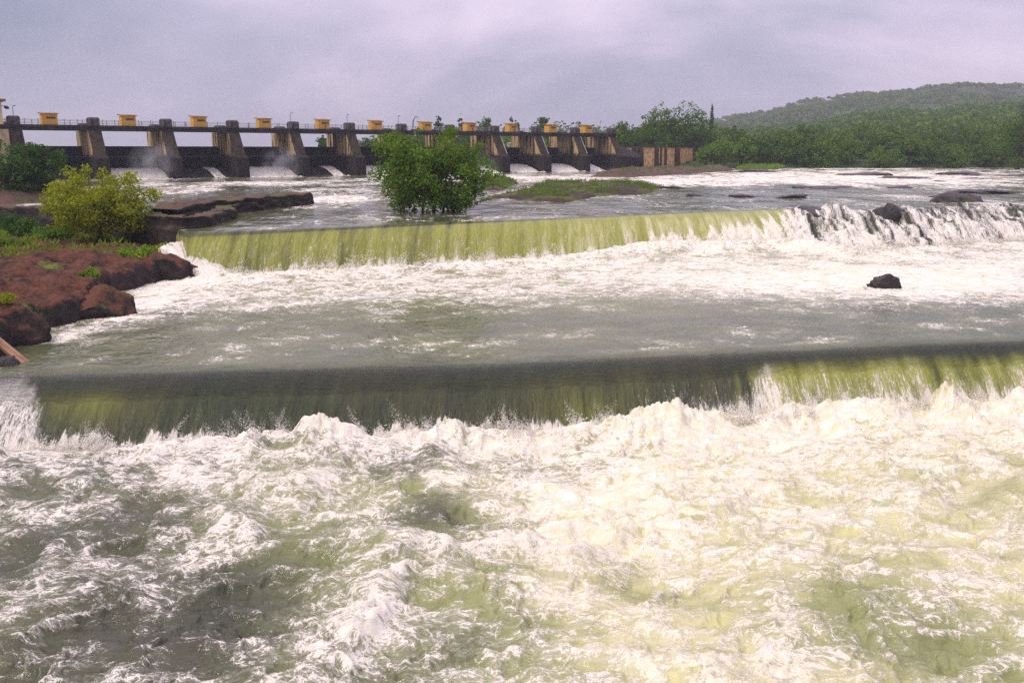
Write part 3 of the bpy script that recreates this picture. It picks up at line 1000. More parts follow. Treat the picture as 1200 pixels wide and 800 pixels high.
def islet(pxs, z, hmax, label, seedo, mat='islet', name='rocky_islet'):
    poly = [at(x, y, z) for x, y in pxs]

    def hf(X, Y, s):
        return z - .6 + .6 * sstep(-1.2, .3, s) + hmax * sstep(-.4, 3.5, s) * (0.55 + 0.8 * fbm(X * .16 + seedo, Y * .1, 3)) + .18 * ridged(X * .6 + seedo, Y * .6, 3) * sstep(-.3, 1, s)
    o, g = mound(name, poly, hf, M[mat], 0.45, 2.0)
    tag(o, label, 'islet')
    return o, g


ISL = []
ISL.append(islet([(560, 236), (590, 232), (620, 234), (660, 236), (700, 230), (760, 227), (785, 221), (750, 214), (680, 213), (640, 212), (620, 219), (600, 226), (570, 231)], 6.3, .45,
                 'long brown and green grassy islet in front of the right half of the dam', 2.0))
ISL.append(islet([(560, 222), (585, 224), (610, 216), (600, 210), (565, 211)], 6.5, 1.1, 'small grassy rock islet just right of the big river tree', 9.0))
ISL.append(islet([(690, 208), (740, 208), (800, 205), (860, 200), (850, 197), (760, 199), (715, 202)], 6.6, 1.3, 'dark low rock bank below the ochre stone wall', 21.0, 'ledge'))
ISL.append(islet([(-60, 236), (20, 234), (75, 231), (95, 226), (60, 221), (-60, 219)], 6.6, 1.2, 'dark earth bank under the trees at the left end of the dam', 33.0, 'ledge'))
ISL.append(islet([(862, 199), (905, 199), (922, 197), (900, 194.5), (862, 194.5)], 6.7, .9, 'low bright grassy shore right of the ochre wall', 41.0))

# ---------------------------------------------------------------- the dam
D0, D1 = at(22, 211.5, LD), at(712, 199.5, LD)
NB = 11
dv = D1 - D0
ALPHA = math.atan2(dv.y, dv.x)
BAY = dv.length / NB
dam = empty('dam', (D0.x, D0.y, LD), ALPHA)
tag(dam, 'long dark gated dam with stained piers and a road deck across the river', 'dam')
DK = 11.2                     # deck top over the dam foot
PW = 1.35                     # half pier width

pier_me = MB().prism([(9.2, -2), (-7.2, -2), (-7.0, 4.4), (-5.2, 5.0), (-2.0, DK - .95), (9.2, DK - .95)], -PW, PW).mesh('pier')
cap_me = MB().box(-1.1, 1.1, -1.6, 1.0, 0, 1.75, .25).mesh('pier_cap')
gate_mb = MB()
hw = BAY / 2 - PW
gp = [(4.8, 7.0), (5.3, 5.4), (5.0, 3.6)]
gv = []
for k, (y, z) in enumerate(gp): gv += [(-hw, y, z), (hw, y, z)]
gate_mb.prism([(4.8, 7.0), (5.1, 5.4), (4.9, 2.0), (5.4, 2.0), (5.6, 5.4), (5.2, 7.0)], -hw + .01, hw - .01)
gate_me = gate_mb.mesh('gate')
rib_me = MB()
for k in range(9):
    x = -hw + (k + .5) * 2 * hw / 9
    rib_me.prism([(4.55, 6.9), (4.85, 5.4), (4.65, 2.1), (4.89, 2.1), (5.09, 5.4), (4.79, 6.9)], x - .09, x + .09)
for zz in (6.6, 5.4, 4.2):
    rib_me.box(-hw + .05, hw - .05, 4.45, 4.62, zz - .12, zz + .12)
rib_me = rib_me.mesh('gate_rib')
ogee = [(6.2, -2), (6.2, 2.0), (4.9, 2.05), (2.5, 1.95), (0, 1.6), (-2.5, .9), (-4.5, 0.15), (-6.6, -.5), (-6.6, -2)]
ogee_me = MB().prism(ogee[::-1], -hw, hw).mesh('spillway')
walk_me = MB().box(-hw, hw, 1.2, 2.4, 4.6, 4.85).mesh('gate_walkway')
for i in range(NB + 1):
    p = link('pier', pier_me, M['pier'], dam); p.location = (i * BAY, 0, 0)
    for yy in (-1.0, 7.2):
        c = link('pier_cap', cap_me, M['cap'], p); c.location = (0, yy, DK + (.0 if yy < 0 else -.1) - .9 * (yy > 6))
for i in range(NB):
    x = (i + .5) * BAY
    g = link('gate', gate_me, M['gate'], dam); g.location = (x, 0, 0)
    r = link('gate_rib', rib_me, M['gate'], g)
    s = link('spillway', ogee_me, M['masonry'], dam); s.location = (x, 0, 0)
    w_ = link('gate_walkway', walk_me, M['deck'], dam); w_.location = (x, 0, 0)
Lx0, Lx1 = -16.0, NB * BAY + 1.6
MB().box(Lx0, Lx1, -1.7, 5.6, DK - .95, DK).build('deck', M['deck'], dam)
MB().box(Lx0, Lx1, -1.95, -1.7, DK - .35, DK + .12).build('deck_edge_beam', M['deck'], dam)
for side, yy in (('d', -1.55), ('u', 5.45)):
    rl = MB()
    for zz in (.55, 1.12):
        rl.box(Lx0, Lx1, yy - .035, yy + .035, DK + zz - .035, DK + zz + .035)
    r = rl.build('railing', M['rail'], dam)
    pm = MB().box(-.07, .07, -.07, .07, 0, 1.35).mesh('railing_post')
    for k in range(int((Lx1 - Lx0) / 2.49)):
        q = link('railing_post', pm, M['rail'], r); q.location = (Lx0 + .6 + k * 2.49, yy, DK)
# pipes and struts on some upper piers: slanted stair rails on the far bays
for i in (8, 9, 10):
    MB().tube([(i * BAY + PW + .2, -2.2, DK - 1), (i * BAY + PW + .2, -5.4, 5.1)], [.12, .12], 5).build('stair_rail', M['rail'], dam)

# water running over the spillway in some bays
def sheet(i, x0, x1, ztop, fo):
    ys = np.linspace(4.2, -9.0, 34)
    oy = np.array([p[0] for p in ogee[1:8]])[::-1]; oz = np.array([p[1] for p in ogee[1:8]])[::-1]
    zs = np.maximum(np.interp(ys, oy, oz) + .22, -.1)
    xs = np.linspace(i * BAY + PW + x0 * 2 * hw + .03, i * BAY + PW + x1 * 2 * hw - .03, 40)
    X, Y = np.meshgrid(xs, ys)
    Z = np.repeat(zs[:, None], 40, 1) + .16 * fbm(X * 1.2 + i * 9, Y * .3, 3) + .5 * np.exp(-((Y + 7.6) / 1.5) ** 2) * billow(X * .6, Y * .6 + i, 3)
    me = mesh_np('spillway_water', np.stack([X, Y, Z], -1).reshape(-1, 3), grid_faces(34, 40)[:, ::-1])
    a = me.attributes.new('wd', 'FLOAT_COLOR', 'POINT')
    C = np.stack([np.full_like(X, fo), X * 0 + .12, X * 0 + .8, X * 0 + 1], -1).astype(np.float32)
    a.data.foreach_set('color', C.ravel())
    a = me.attributes.new('flow', 'FLOAT_VECTOR', 'POINT')
    a.data.foreach_set('vector', np.stack([X, Y, X * 0 + i * 5], -1).astype(np.float32).ravel())
    o = link('spillway_water', me, M['water'])
    o.location = (D0.x, D0.y, LD); o.rotation_euler = (0, 0, ALPHA)
    tag(o, kind='structure')


for (i, a, b, fo) in [(1, .0, 1, .85), (2, .6, .8, .45), (3, 0, 1, 1.0), (4, .55, .8, .6), (5, 0, 1, 1.0), (6, 0, 1, .9), (7, 0, 1, .95), (8, .15, .95, .62), (9, 0, 1, .88), (10, .05, .6, .62)]:
    sheet(i, a, b, 3, fo)

# ---------------------------------------------------------------- yellow hoist cabins on the deck
CAB_PX = [58, 150, 233, 309, 378, 440, 498, 550, 599, 645, 687]
ORD = ['leftmost', 'second', 'third', 'fourth', 'fifth', 'sixth', 'seventh', 'eighth', 'ninth', 'tenth', 'rightmost']
cab_rng = np.random.RandomState(3)


def make_cabin(i):
    c = empty('hoist_cabin')
    MB().box(-1.6, 1.6, -1.25, 1.25, 0, 2.35, .04).build('wall', M['yellow'], c)
    ov = .28
    rf = MB()
    rf.add([(-1.6 - ov, -1.25 - ov, 2.36), (1.6 + ov, -1.25 - ov, 2.36), (1.6 + ov, 1.25 + ov, 2.62), (-1.6 - ov, 1.25 + ov, 2.62),
            (-1.6 - ov, -1.25 - ov, 2.56), (1.6 + ov, -1.25 - ov, 2.56), (1.6 + ov, 1.25 + ov, 2.84), (-1.6 - ov, 1.25 + ov, 2.84)],
           [(0, 3, 2, 1), (4, 5, 6, 7), (0, 1, 5, 4), (1, 2, 6, 5), (2, 3, 7, 6), (3, 0, 4, 7)])
    rf.build('roof', M['roof'], c)
    w_ = MB().box(-.7, 1.15, -1.30, -1.26, 1.55, 1.85).build('window', M['dark'], c)
    MB().box(-.78, 1.23, -1.36, -1.26, 1.46, 1.54).build('sill', M['red'], w_)
    MB().box(.1, .8, -1.29, -1.262, .05, 1.35).build('door', M['red' if i in (4, 7, 8) else 'yellow'], c)
    MB().box(-1.62, -1.5, -1.33, -1.26, 0, 2.3).build('corner_post', M['yellow'], c)
    return c


ca, sa = math.cos(ALPHA), math.sin(ALPHA)
for i, px in enumerate(CAB_PX):
    # place on the deck line at this picture column: solve along the dam
    best = min(np.linspace(0, NB * BAY, 4000), key=lambda u: abs(project(D0.x + ca * u - sa * 1.2, D0.y + sa * u + ca * 1.2, LD + DK)[0] - px))
    c = make_cabin(i)
    c.location = (D0.x + ca * best - sa * 1.2, D0.y + sa * best + ca * 1.2, LD + DK + .005)
    c.rotation_euler = (0, 0, ALPHA + cab_rng.uniform(-.03, .03))
    sc = 0.93
    c.scale = (sc, sc, sc * (1.0 + cab_rng.uniform(-.03, .05)))
    lab = ORD[i] + (' ' if i in (0, 10) else ' from the left ') + 'of the yellow hoist cabins on the dam deck'
    tag(c, lab, 'cabin', 'yellow cabins along the dam deck')

# ---------------------------------------------------------------- cream gatehouse at the left end
th = empty('gatehouse', (D0.x - ca * 5.9, D0.y - sa * 5.9, LD), ALPHA)
tag(th, 'cream gatehouse tower with flat dark roof at the left end of the dam', 'building')
MB().box(-6, 3.9, -2.6, 4.5, DK + .01, DK + 4.5).build('wall', M['cream'], th)
MB().box(-6, 4.4, -4.4, 6, -2, DK - .97).build('base_wall', M['cream_stone'], th)
MB().box(-6.4, 4.7, -3.3, 5.0, DK + 4.51, DK + 4.95).build('roof', M['roof'], th)
wdw = MB().box(-2.2, -.9, -2.68, -2.61, DK + 1.6, DK + 3.0).build('window', M['dark'], th)
MB().box(-2.35, -.75, -2.75, -2.61, DK + 1.45, DK + 1.59).build('sill', M['cream_stone'], wdw)
lp = MB().tube([(3.9, -2.0, DK + 3.6), (4.75, -2.0, DK + 3.6)], [.06, .06], 5).build('lamp_arm', M['iron'], th)
lm = boulder('lamp_globe', (4.9, -2.0, DK + 3.35), (.45, .45, .5), M['iron'], 2, 2, th)

# thin lamp posts on the deck
for i, (px, top, lab) in enumerate([(17, 128, 'thin dark lamp post at the left end of the dam deck'), (341, 136, 'thin lamp post on the dam deck between the fourth and fifth yellow cabins'),
                                    (407, 138, 'thin lamp post on the dam deck left of the sixth yellow cabin'), (703, 140, 'thin lamp post at the right end of the dam deck'), (467, 138, 'thin lamp post on the dam deck left of the seventh yellow cabin')]):
    best = min(np.linspace(-5, NB * BAY + 1, 3000), key=lambda u: abs(project(D0.x + ca * u + sa * 1.2, D0.y + sa * u - ca * 1.2, LD + DK)[0] - px))
    po = empty('lamp_post', (D0.x + ca * best + sa * 1.2, D0.y + sa * best - ca * 1.2, LD + DK), ALPHA)
    tag(po, lab, 'lamp post', 'lamp posts on the dam deck')
    MB().tube([(0, 0, 0), (0, 0, 3.4), (.15, -.1, 3.7)], [.07, .05, .04], 5).build('pole', M['iron'], po)
    MB().box(.0, .6, -.2, 0, 3.68, 3.8).build('lamp_head', M['iron'], po)
best = min(np.linspace(0, NB * BAY, 3000), key=lambda u: abs(project(D0.x + ca * u - sa * 3, D0.y + sa * u + ca * 3, LD + DK)[0] - 484))
po = empty('deck_crane', (D0.x + ca * best - sa * 3, D0.y + sa * best + ca * 3, LD + DK + .004), ALPHA)
tag(po, 'small dark bent hoist arm on the dam deck beside the seventh yellow cabin', 'hoist')
MB().box(-.5, .5, -.4, .4, 0, .5, .05).build('base', M['iron'], po)
MB().tube([(0, 0, .4), (.1, 0, 2.6)], [.2, .14], 6).build('mast', M['iron'], po)
MB().tube([(.1, 0, 2.6), (.9, 0, 3.9), (1.7, 0, 3.5)], [.14, .1, .08], 6).build('boom', M['iron'], po)

# ---------------------------------------------------------------- ochre retaining wall at the right end
W0, W1 = at(729, 198.5, 6.6), at(813, 196.5, 6.6)
wv = W1 - W0
wa = math.atan2(wv.y, wv.x)
rw = empty('retaining_wall', (W0.x, W0.y, 6.0), wa)
tag(rw, 'ochre stone retaining wall with dark vertical buttresses right of the dam', 'wall')
WL = wv.length
wz = 7.7
MB().box(0, WL, 0, 3.0, -1, wz).build('wall_face', M['ochre'], rw)
MB().box(-.2, WL + .2, -.3, 3.2, wz + .003, wz + .3).build('coping', M['cap'], rw)
for (pa, pb, dp) in [(729, 732.5, 1.2), (739, 743, 1.0), (745, 750, 1.3), (764.5, 768, 1.0), (771, 772.5, .6), (776, 778, .7), (788.5, 793, 1.3), (811, 814, .8)]:
    f0, f1 = (pa - 729) / 84 * WL, (pb - 729) / 84 * WL
    MB().prism([(-dp, -1), (-.004, -1), (-.004, wz - .1), (-dp * .45, wz - .4)][::-1], f0, f1).build('buttress', M['buttress'], rw)
# dark wing wall between dam and retaining wall
ww = empty('wing_wall', (D1.x, D1.y, LD), ALPHA)
tag(ww, 'dark sloping wing wall joining the last dam pier to the ochre wall', 'wall')
MB().prism([(8.0, -2), (-6.5, -2), (-6.5, 4.5), (8.0, 9.0)], PW + .02, PW + 7.5).build('wall_face', M['masonry'], ww)
MB().box(PW + .1, PW + 7.4, -6.62, -6.51, 3.9, 4.45).build('coping', M['cap'], ww)
# low dark wall with pale posts right of the ochre wall
lw0, lw1 = at(815, 196.5, 6.6), at(872, 195, 6.6)
lw = empty('low_wall', (lw0.x, lw0.y, 6.4), math.atan2(lw1.y - lw0.y, lw1.x - lw0.x))
tag(lw, 'low dark wall with pale posts behind bushes right of the ochre wall', 'wall')
LWL = (lw1 - lw0).length
MB().box(0, LWL, 0, .6, 0, 2.6, .05).build('wall_face', M['buttress'], lw)
for pf in (.40, .82, .87):
    MB().box(pf * LWL - .28, pf * LWL + .28, -.35, -.01, 0, 4.2, .05).build('post', M['cream_stone'], lw)

# pale low buildings on the land behind the dam, seen through the gaps
def hall(px0, px1, ytop, ybot, d, label, arch):
    a, b = at_d(px0, ybot, d), at_d(px1, ybot, d)
    wdt = b.x - a.x
    h = d * (ybot - ytop) / F
    zb = a.z - 6
    o = empty('white_hall', (a.x, d, zb))
    tag(o, label, 'building')
    MB().box(0, wdt, 0, 10, -3, 6 + h * .75).build('wall', M['white'], o)
    r = MB()
    n = 10
    poly = [(wdt * (k / n) * 1.04 - .02 * wdt, 6 + h * .75 + .01 + (h * .3 if arch else h * .12) * math.sin(math.pi * k / n)) for k in range(n + 1)]
    poly = [(poly[0][0], 6 + h * .75 - .0 + .005)] + poly + [(poly[-1][0], 6 + h * .75 + .005)]
    m = len(poly)
    r.add([(x, -.3, z) for x, z in poly] + [(x, 10.3, z) for x, z in poly], [tuple(range(m)), tuple(range(2 * m - 1, m - 1, -1))] + [((k + 1) % m, k, m + k, m + (k + 1) % m) for k in range(m)])
    r.build('roof', M['white'], o)
    for k in range(4):
        x = wdt * (.14 + .2 * k)
        w_ = MB().box(x, x + wdt * .11, -.06, -.01, 6 + h * .2, 6 + h * .5).build('window', M['iron'], o)


hall(594, 617, 166.5, 174, 330, 'white arched-roof hall seen through the ninth dam bay', True)
hall(541, 569, 168.5, 171.5, 345, 'low white building seen through the dam gap right of the river tree', False)

# plank at the left edge of the lower weir
pa, pb = at_d(-14, 390, 43.8), at_d(30, 426, 42.4)
pl = MB().box(-(pb - pa).length / 2, (pb - pa).length / 2, -.22, .22, -.09, .09, .02).build('plank', M['wood'])
pl.location = (pa + pb) / 2
pl.rotation_euler = (pb - pa).to_track_quat('X', 'Z').to_euler()
tag(pl, 'slanting weathered wooden plank at the left edge above the lower fall', 'plank')
rock_px(2, 428, L2, (1.0, .7, .5), 'dark rock under the wooden plank at the left edge', 27)
rock_px(14, 396, L2 + .3, (2.0, 1.4, 1.5), 'dark mossy rock on the bank just above the wooden plank', 28, 'bank')
rock_px(110, 366, L2 + .2, (2.4, 1.9, 1.55), 'dark earthy mound with green tuft at the water edge of the bank', 30, 'bank')
rock_px(192, 322, L2 + .3, (2.6, 1.9, 1.7), 'mossy dark rock mound beside the left end of the upper fall', 31, 'bank')

# ---------------------------------------------------------------- vegetation
def leaf_np(rng, lobes, n, size, flat=0.25, shell=0.45, aspect=0.55):
    """n leaf quads spread through ellipsoid lobes (cx,cy,cz,rx,ry,rz)"""
    L = np.array(lobes, float)
    wgt = (L[:, 3] * L[:, 4] * L[:, 5]) ** (2 / 3); wgt /= wgt.sum()
    idx = rng.choice(len(L), n, p=wgt)
    d = rng.normal(0, 1, (n, 3)); d /= np.linalg.norm(d, axis=1)[:, None]
    r = rng.rand(n) ** shell
    c = L[idx, :3] + d * L[idx, 3:] * r[:, None]
    nrm = d * 0.7 + rng.normal(0, .8, (n, 3)) + np.array([0, 0, flat * 2])
    nrm /= np.linalg.norm(nrm, axis=1)[:, None]
    a = np.cross(nrm, rng.normal(0, 1, (n, 3))); a /= np.linalg.norm(a, axis=1)[:, None]
    b = np.cross(nrm, a)
    s = size * (0.6 + 0.8 * rng.rand(n))[:, None]
    V = np.stack([c - a * s, c - b * s * aspect + nrm * s * .15, c + a * s, c + b * s * aspect + nrm * s * .15], 1)
    t = np.repeat(rng.rand(n), 4)
    return V.reshape(-1, 3), t


def leaf_mesh(name, V, t):
    me = mesh_np(name, V, np.arange(len(V)).reshape(-1, 4), False)
    a = me.attributes.new('tint', 'FLOAT', 'POINT')
    a.data.foreach_set('value', t.astype(np.float32))
    return me


def tree_meshes(seed, H, W, nleaf, leaf, trunk_h=.3, lobes_n=26, stems=1, low=0.25, dome=1.0, jit=.3, lobe_r=.2, skirt=0, twigs=0):
    """meshes for a tree of height H and crown width W, base at the origin"""
    r = np.random.RandomState(seed)
    lobes = []
    mb = MB()
    base_r = 0.03 * H
    cz = H * (low + 1) / 2
    rz = H * (1 - low) / 2
    for k in range(lobes_n):
        d = r.normal(0, 1, 3); d /= np.linalg.norm(d)
        q = r.rand() ** .5
        lr = W * lobe_r * r.uniform(.65, 1.35)
        c = np.array([d[0] * (W / 2 - lr * .6) * q, d[1] * (W / 2 - lr * .6) * q, cz + d[2] * (rz - lr * .5) * q * dome]) + r.normal(0, jit * lr, 3)
        c[2] = max(c[2], H * low + lr * .4)
        lobes.append((c[0], c[1], c[2], lr * 1.15, lr * 1.15, lr * .8))
    for k in range(skirt):
        a = r.rand() * 6.28; q = W * .5 * r.uniform(.35, .78); lr = W * lobe_r * r.uniform(.6, 1.0)
        lobes.append((math.cos(a) * q, math.sin(a) * q, lr * r.uniform(.5, 1.6) + low * H, lr * 1.2, lr * 1.2, lr * .8))
    for k in range(twigs):
        d = r.normal(0, 1, 3); d /= np.linalg.norm(d); d[2] = d[2] * .8 + .15; lr = W * r.uniform(.03, .075)
        q = r.uniform(.92, 1.12)
        lobes.append((d[0] * W / 2 * q, d[1] * W / 2 * q, max(cz + d[2] * rz * q, low * H + lr), lr * r.uniform(1, 1.6), lr * r.uniform(1, 1.6), lr))
    for s in range(stems):
        off = r.normal(0, W * .05 * (stems > 1), 2)
        top = np.array([r.normal(0, W * .05), r.normal(0, W * .05), H * .72])
        mids = [np.array([off[0], off[1], -.4]), np.array([off[0] + r.normal(0, .02 * W), off[1], H * trunk_h]), top]
        mb.tube(mids, [base_r / math.sqrt(stems) * 1.2, base_r / math.sqrt(stems), base_r * .2], 6)
        for (x, y, z, *_r) in [lobes[i] for i in r.choice(len(lobes), min(9, len(lobes)), replace=False)]:
            a = mids[1] + (mids[2] - mids[1]) * r.uniform(-.2, .6)
            m = (a + np.array([x, y, z])) / 2 + np.array([0, 0, -.04 * H])
            mb.tube([a, m, (x, y, z)], [base_r * .42, base_r * .26, base_r * .1], 5)
    V, t = leaf_np(r, lobes, nleaf, leaf)
    return leaf_mesh('crown', V, t), mb.mesh('trunk', True)


def plant_tree(name, ms, loc, label, group=None, rz=0.0, scale=1.0, lm='leaf', cat='tree', sz=None):
    root = empty(name, loc, rz)
    root.scale = (scale, scale, sz or scale)
    link('trunk', ms[1], M['bark'], root)
    link('crown', ms[0], M[lm], root)
    tag(root, label, cat, group)
    return root


# the big tree standing in the upper river
tp = at(508, 247, 6.1)
plant_tree('river_tree', tree_meshes(101, 9.0, 11.6, 17000, .20, .16, 42, 4, .02, 1.05, .6, .135, 12, 60), (tp.x, tp.y, 5.9), 'large bushy green tree standing in the water of the upper river', rz=.4)
# yellow-green tree on the left bank
tp = at_d(118, 279, 80)
plant_tree('bank_tree', tree_meshes(102, 7.2, 10.4, 11500, .18, .2, 34, 3, .08, 1.0, .6, .14, 12, 50), (tp.x, tp.y, bank_z(tp.x, tp.y) - .1), 'yellow-green spreading tree on the red bank at left', lm='leaf_yellow', rz=1.0, scale=.84)
# dark trees at the left end of the dam
for (px, py, d, H, W, sd, lab) in [(6, 232, 118, 7.4, 8.0, 103, 'dark green tree at the left edge in front of the gatehouse'), (47, 231, 121, 7.6, 6.6, 104, 'dark green tree in front of the first dam bay, right of the edge tree'),
                                   (-40, 232, 120, 8.0, 9.0, 105, None)]:
    if lab is None: continue
    tp = at_d(px, py, d)
    plant_tree('dam_tree', tree_meshes(sd, H, W, 4200, .24, .2, 22, 2, .05, 1.0, .5, .16, 6, 30), (tp.x, tp.y, tp.z - .2), lab, lm='leaf_dark', rz=sd)

# bushes on the left bank
def bush(px, py, d, W, H, n, leaf, label, lm='leaf', z=None, name='bush', seed=None):
    p = at_d(px, py, d)
    r = np.random.RandomState(seed or int(px * 7 + py))
    lobes = []
    for k in range(9):
        a = r.rand() * 6.28; q = r.rand() ** .5 * W * .36
        lobes.append((math.cos(a) * q, math.sin(a) * q, H * r.uniform(.25, .62), W * .2, W * .2, H * r.uniform(.28, .42)))
    V, t = leaf_np(r, lobes, n, leaf)
    V[:, 2] = np.maximum(V[:, 2], -.1)
    root = empty(name, (p.x, p.y, (bank_z(p.x, p.y) if z is None else z) - .05))
    link('foliage', leaf_mesh('foliage', V, t), M[lm], root)
    st = MB()
    for k in range(4):
        a = r.rand() * 6.28
        st.tube([(0, 0, -.2), (math.cos(a) * W * .12, math.sin(a) * W * .12, H * .3), (math.cos(a) * W * .25, math.sin(a) * W * .25, H * .6)], [.05, .035, .015], 5)
    st.build('stem', M['bark'], root)
    return tag(root, label, 'bush')


bush(22, 282, 80, 4.2, 2.8, 1500, .14, 'dark green bush against the rock wall at the left edge', 'leaf_dark')
bush(62, 292, 77, 3.6, 1.6, 1200, .12, 'green bush on the bank below the yellow-green tree', 'leaf')
bush(10, 303, 72, 3.2, 1.4, 900, .12, 'green bush at the left edge of the bank above the red soil', 'leaf')
bush(165, 306, 73, 3.2, 1.3, 1200, .10, 'yellow-green bush on top of the rock mound by the upper fall', 'leaf_bright')
bush(188, 300, 74, 2.2, 1.0, 700, .10, 'small green bush at the edge beside the upper fall', 'leaf_yellow')
bush(150, 320, 70, 1.2, .8, 350, .08, 'small bright green tuft at the foot of the rock mound', 'leaf_bright')
bush(112, 322, 62, 1.4, .8, 420, .08, 'small green tuft on the earthy mound at the water', 'leaf_bright')
bush(97, 325, 62, .9, .55, 260, .07, 'tiny bright green tuft left of the earthy mound top', 'leaf_bright')
bush(8, 388, 49, 1.6, .8, 600, .07, 'mossy green tuft on the rock above the wooden plank', 'leaf_yellow')
for (px, py, d, lab) in [(205, 285, 76, 'green tuft hanging at the very end of the bank by the upper fall')]:
    bush(px, py, d, 1.6, .8, 400, .09, lab, 'leaf')

# short grass on the bank and islets
def grass(g, n, thr, seed, leaf, lm, zoff, label, nscale=.16, smin=1.0, hmul=1.0, lim=None):
    X, Y, Z, s = g
    r = np.random.RandomState(seed)
    fy, fx = r.rand(n * 6) * (X.shape[0] - 1), r.rand(n * 6) * (X.shape[1] - 1)
    iy, ix = fy.astype(int), fx.astype(int)
    x, y, z, ss = X[iy, ix], Y[iy, ix], Z[iy, ix], s[iy, ix]
    x = x + r.rand(len(x)) * .3; y = y + r.rand(len(x)) * .3
    k = (ss > smin) & (fbm(x * nscale + seed, y * nscale, 3) > thr)
    if lim is not None: k &= lim(x, y)
    x, y, z = x[k][:n], y[k][:n], z[k][:n]
    m = len(x)
    if m == 0: return
    a = r.rand(m) * 6.28
    w_ = leaf * .35
    h = leaf * (0.7 + 1.2 * r.rand(m)) * hmul
    c = np.stack([x, y, z - .03], -1)
    dx = np.stack([np.cos(a), np.sin(a), 0 * a], -1) * w_
    lean = np.stack([r.normal(0, .4, m) * h, r.normal(0, .4, m) * h, h], -1)
    V = np.stack([c - dx, c + dx, c + lean + dx * .3, c + lean - dx * .3], 1).reshape(-1, 3)
    o = link('grass', leaf_mesh('grass', V, np.repeat(r.rand(m), 4)), M[lm])
    tag(o, label, 'grass', kind='stuff')


grass(bank_g, 8500, -.04, 4, .26, 'leaf_bright', 0, 'bright green grass in patches on the red bank', .12, 2.0, 1.0, lambda x, y: (y > 58) & (x < -26) & (y - 62 > (x + 44) * .9))
grass(bank_g, 1600, -.3, 8, .22, 'leaf_bright', 0, 'green grass at the back of the red bank below the rock wall', .2, 1.0, 1.0, lambda x, y: (y > 80))
grass(ISL[0][1], 2400, .08, 5, .30, 'leaf', 0, 'green grass growing on the long islet', .15, .8)
grass(ISL[1][1], 900, -.1, 6, .30, 'leaf', 0, 'grass growing on the small islet by the river tree', .15, .8)
grass(ISL[4][1], 2500, -.6, 7, .5, 'leaf_bright', 0, 'bright green grass on the low shore right of the ochre wall', .15, .3)
grass(ISL[2][1], 1000, .1, 9, .4, 'leaf', 0, 'sparse grass on the dark rock bank below the ochre wall', .15, .8)

# ---------------------------------------------------------------- woods
FAR = [tree_meshes(300 + k, 10, [11, 12.5, 9.5, 13, 10, 8.5][k], 1900, .42, .3, 22, 1, .0, 1.0, .4, .17, 9, 16) for k in range(6)]
wr = np.random.RandomState(77)
# named trees first
def far_tree(px, py_base, d, H, W, label, seed, lm='leaf_far', low=.1, nl=2200, leaf=.42, name='wood_tree', group=None, lobes_n=26, lobe_r=.17):
    p = at_d(px, py_base, d)
    return plant_tree(name, tree_meshes(seed, H, W, nl, leaf, .35, lobes_n, 1, low, 1.0, .5, lobe_r, 4, 14), (p.x, p.y, p.z), label, group, seed, 1.0, lm)


far_tree(788, 190, 345, 22.5, 21, 'tallest rounded dark tree rising behind the ochre stone wall', 401, nl=4200, lobes_n=40, lobe_r=.13)
far_tree(760, 190, 335, 17.5, 15, 'broad dark tree behind the ochre wall, left of the tallest tree', 402, nl=3000)
far_tree(812, 188, 350, 18, 15, 'broad green tree right of the tallest tree behind the ochre wall', 403, nl=3000)
far_tree(733, 186, 330, 12, 10, 'small rounded green tree beside the right end of the dam', 404)
far_tree(846, 194, 318, 8.5, 13, 'bright green bushy tree behind the low dark wall', 405, 'leaf', .12)
far_tree(827, 194, 312, 6.5, 8, 'small bright green tree right of the ochre wall end', 406, 'leaf', .1)
far_tree(869, 195, 322, 9.0, 9, 'feathery bright green tree right of the low dark wall', 407, 'leaf', .1)
far_tree(1192, 198, 300, 20, 17, 'large tree at the right edge above the far bank', 408, 'leaf_far', .0, 4200)
# the cypress
p = at_d(833, 172, 420)
cy = MB().tube([(0, 0, 0), (0, 0, 17)], [.35, .06], 6).mesh('trunk', True)
lob = [(wr.normal(0, .15), wr.normal(0, .15), 3 + k * 1.0, 1.75 * (1 - k / 17) + .3, 1.75 * (1 - k / 17) + .3, 1.1) for k in range(16)]
V, t_ = leaf_np(wr, lob, 1500, .36)
plant_tree('cypress', (leaf_mesh('crown', V, t_), cy), (p.x, p.y, p.z), 'slim dark pointed cypress standing above the wood left of the hill', lm='leaf_dark')

# trees on the land behind the dam, showing over the deck and through the bays
GLAB = 'green tree of the belt showing behind the right half of the dam'
for k in range(46):
    px = 395 + (k / 45) * 350 + wr.uniform(-6, 6)
    d = 330 + 30 * wr.rand() + max(0, (450 - px) * .6)
    if px < 560 and k % 4 == 3: d += 60
    top = np.interp(px, [390, 480, 510, 560, 600, 680, 740], [165, 160, 152, 150, 152, 150, 150]) + wr.uniform(-3, 6)
    ztop = CZ + d * (176.8 - top) / F
    H = max(ztop - 9.2, 5)
    ms = FAR[wr.randint(6)]
    x = (px - 600) / F / CP * d
    plant_tree('belt_tree', ms, (x, d, ztop - H), GLAB, 'belt of trees behind the dam', wr.rand() * 6, H / 10 * 1.0, 'leaf_far', sz=H / 10)
far_tree(385, 182, 300, 7, 7, 'lone small tree seen through the fifth dam bay against the sky', 409, 'leaf_dark')
far_tree(515, 175, 350, 12.5, 4.0, 'narrow tree top poking above the deck right of the seventh yellow cabin', 410, 'leaf_dark', .1, 900)
far_tree(541, 175, 350, 14.0, 2.6, 'thin pointed tree top just left of the eighth yellow cabin', 411, 'leaf_dark', .1, 700)
far_tree(570, 175, 350, 12.5, 8, 'rounded tree top above the deck right of the eighth yellow cabin', 412)
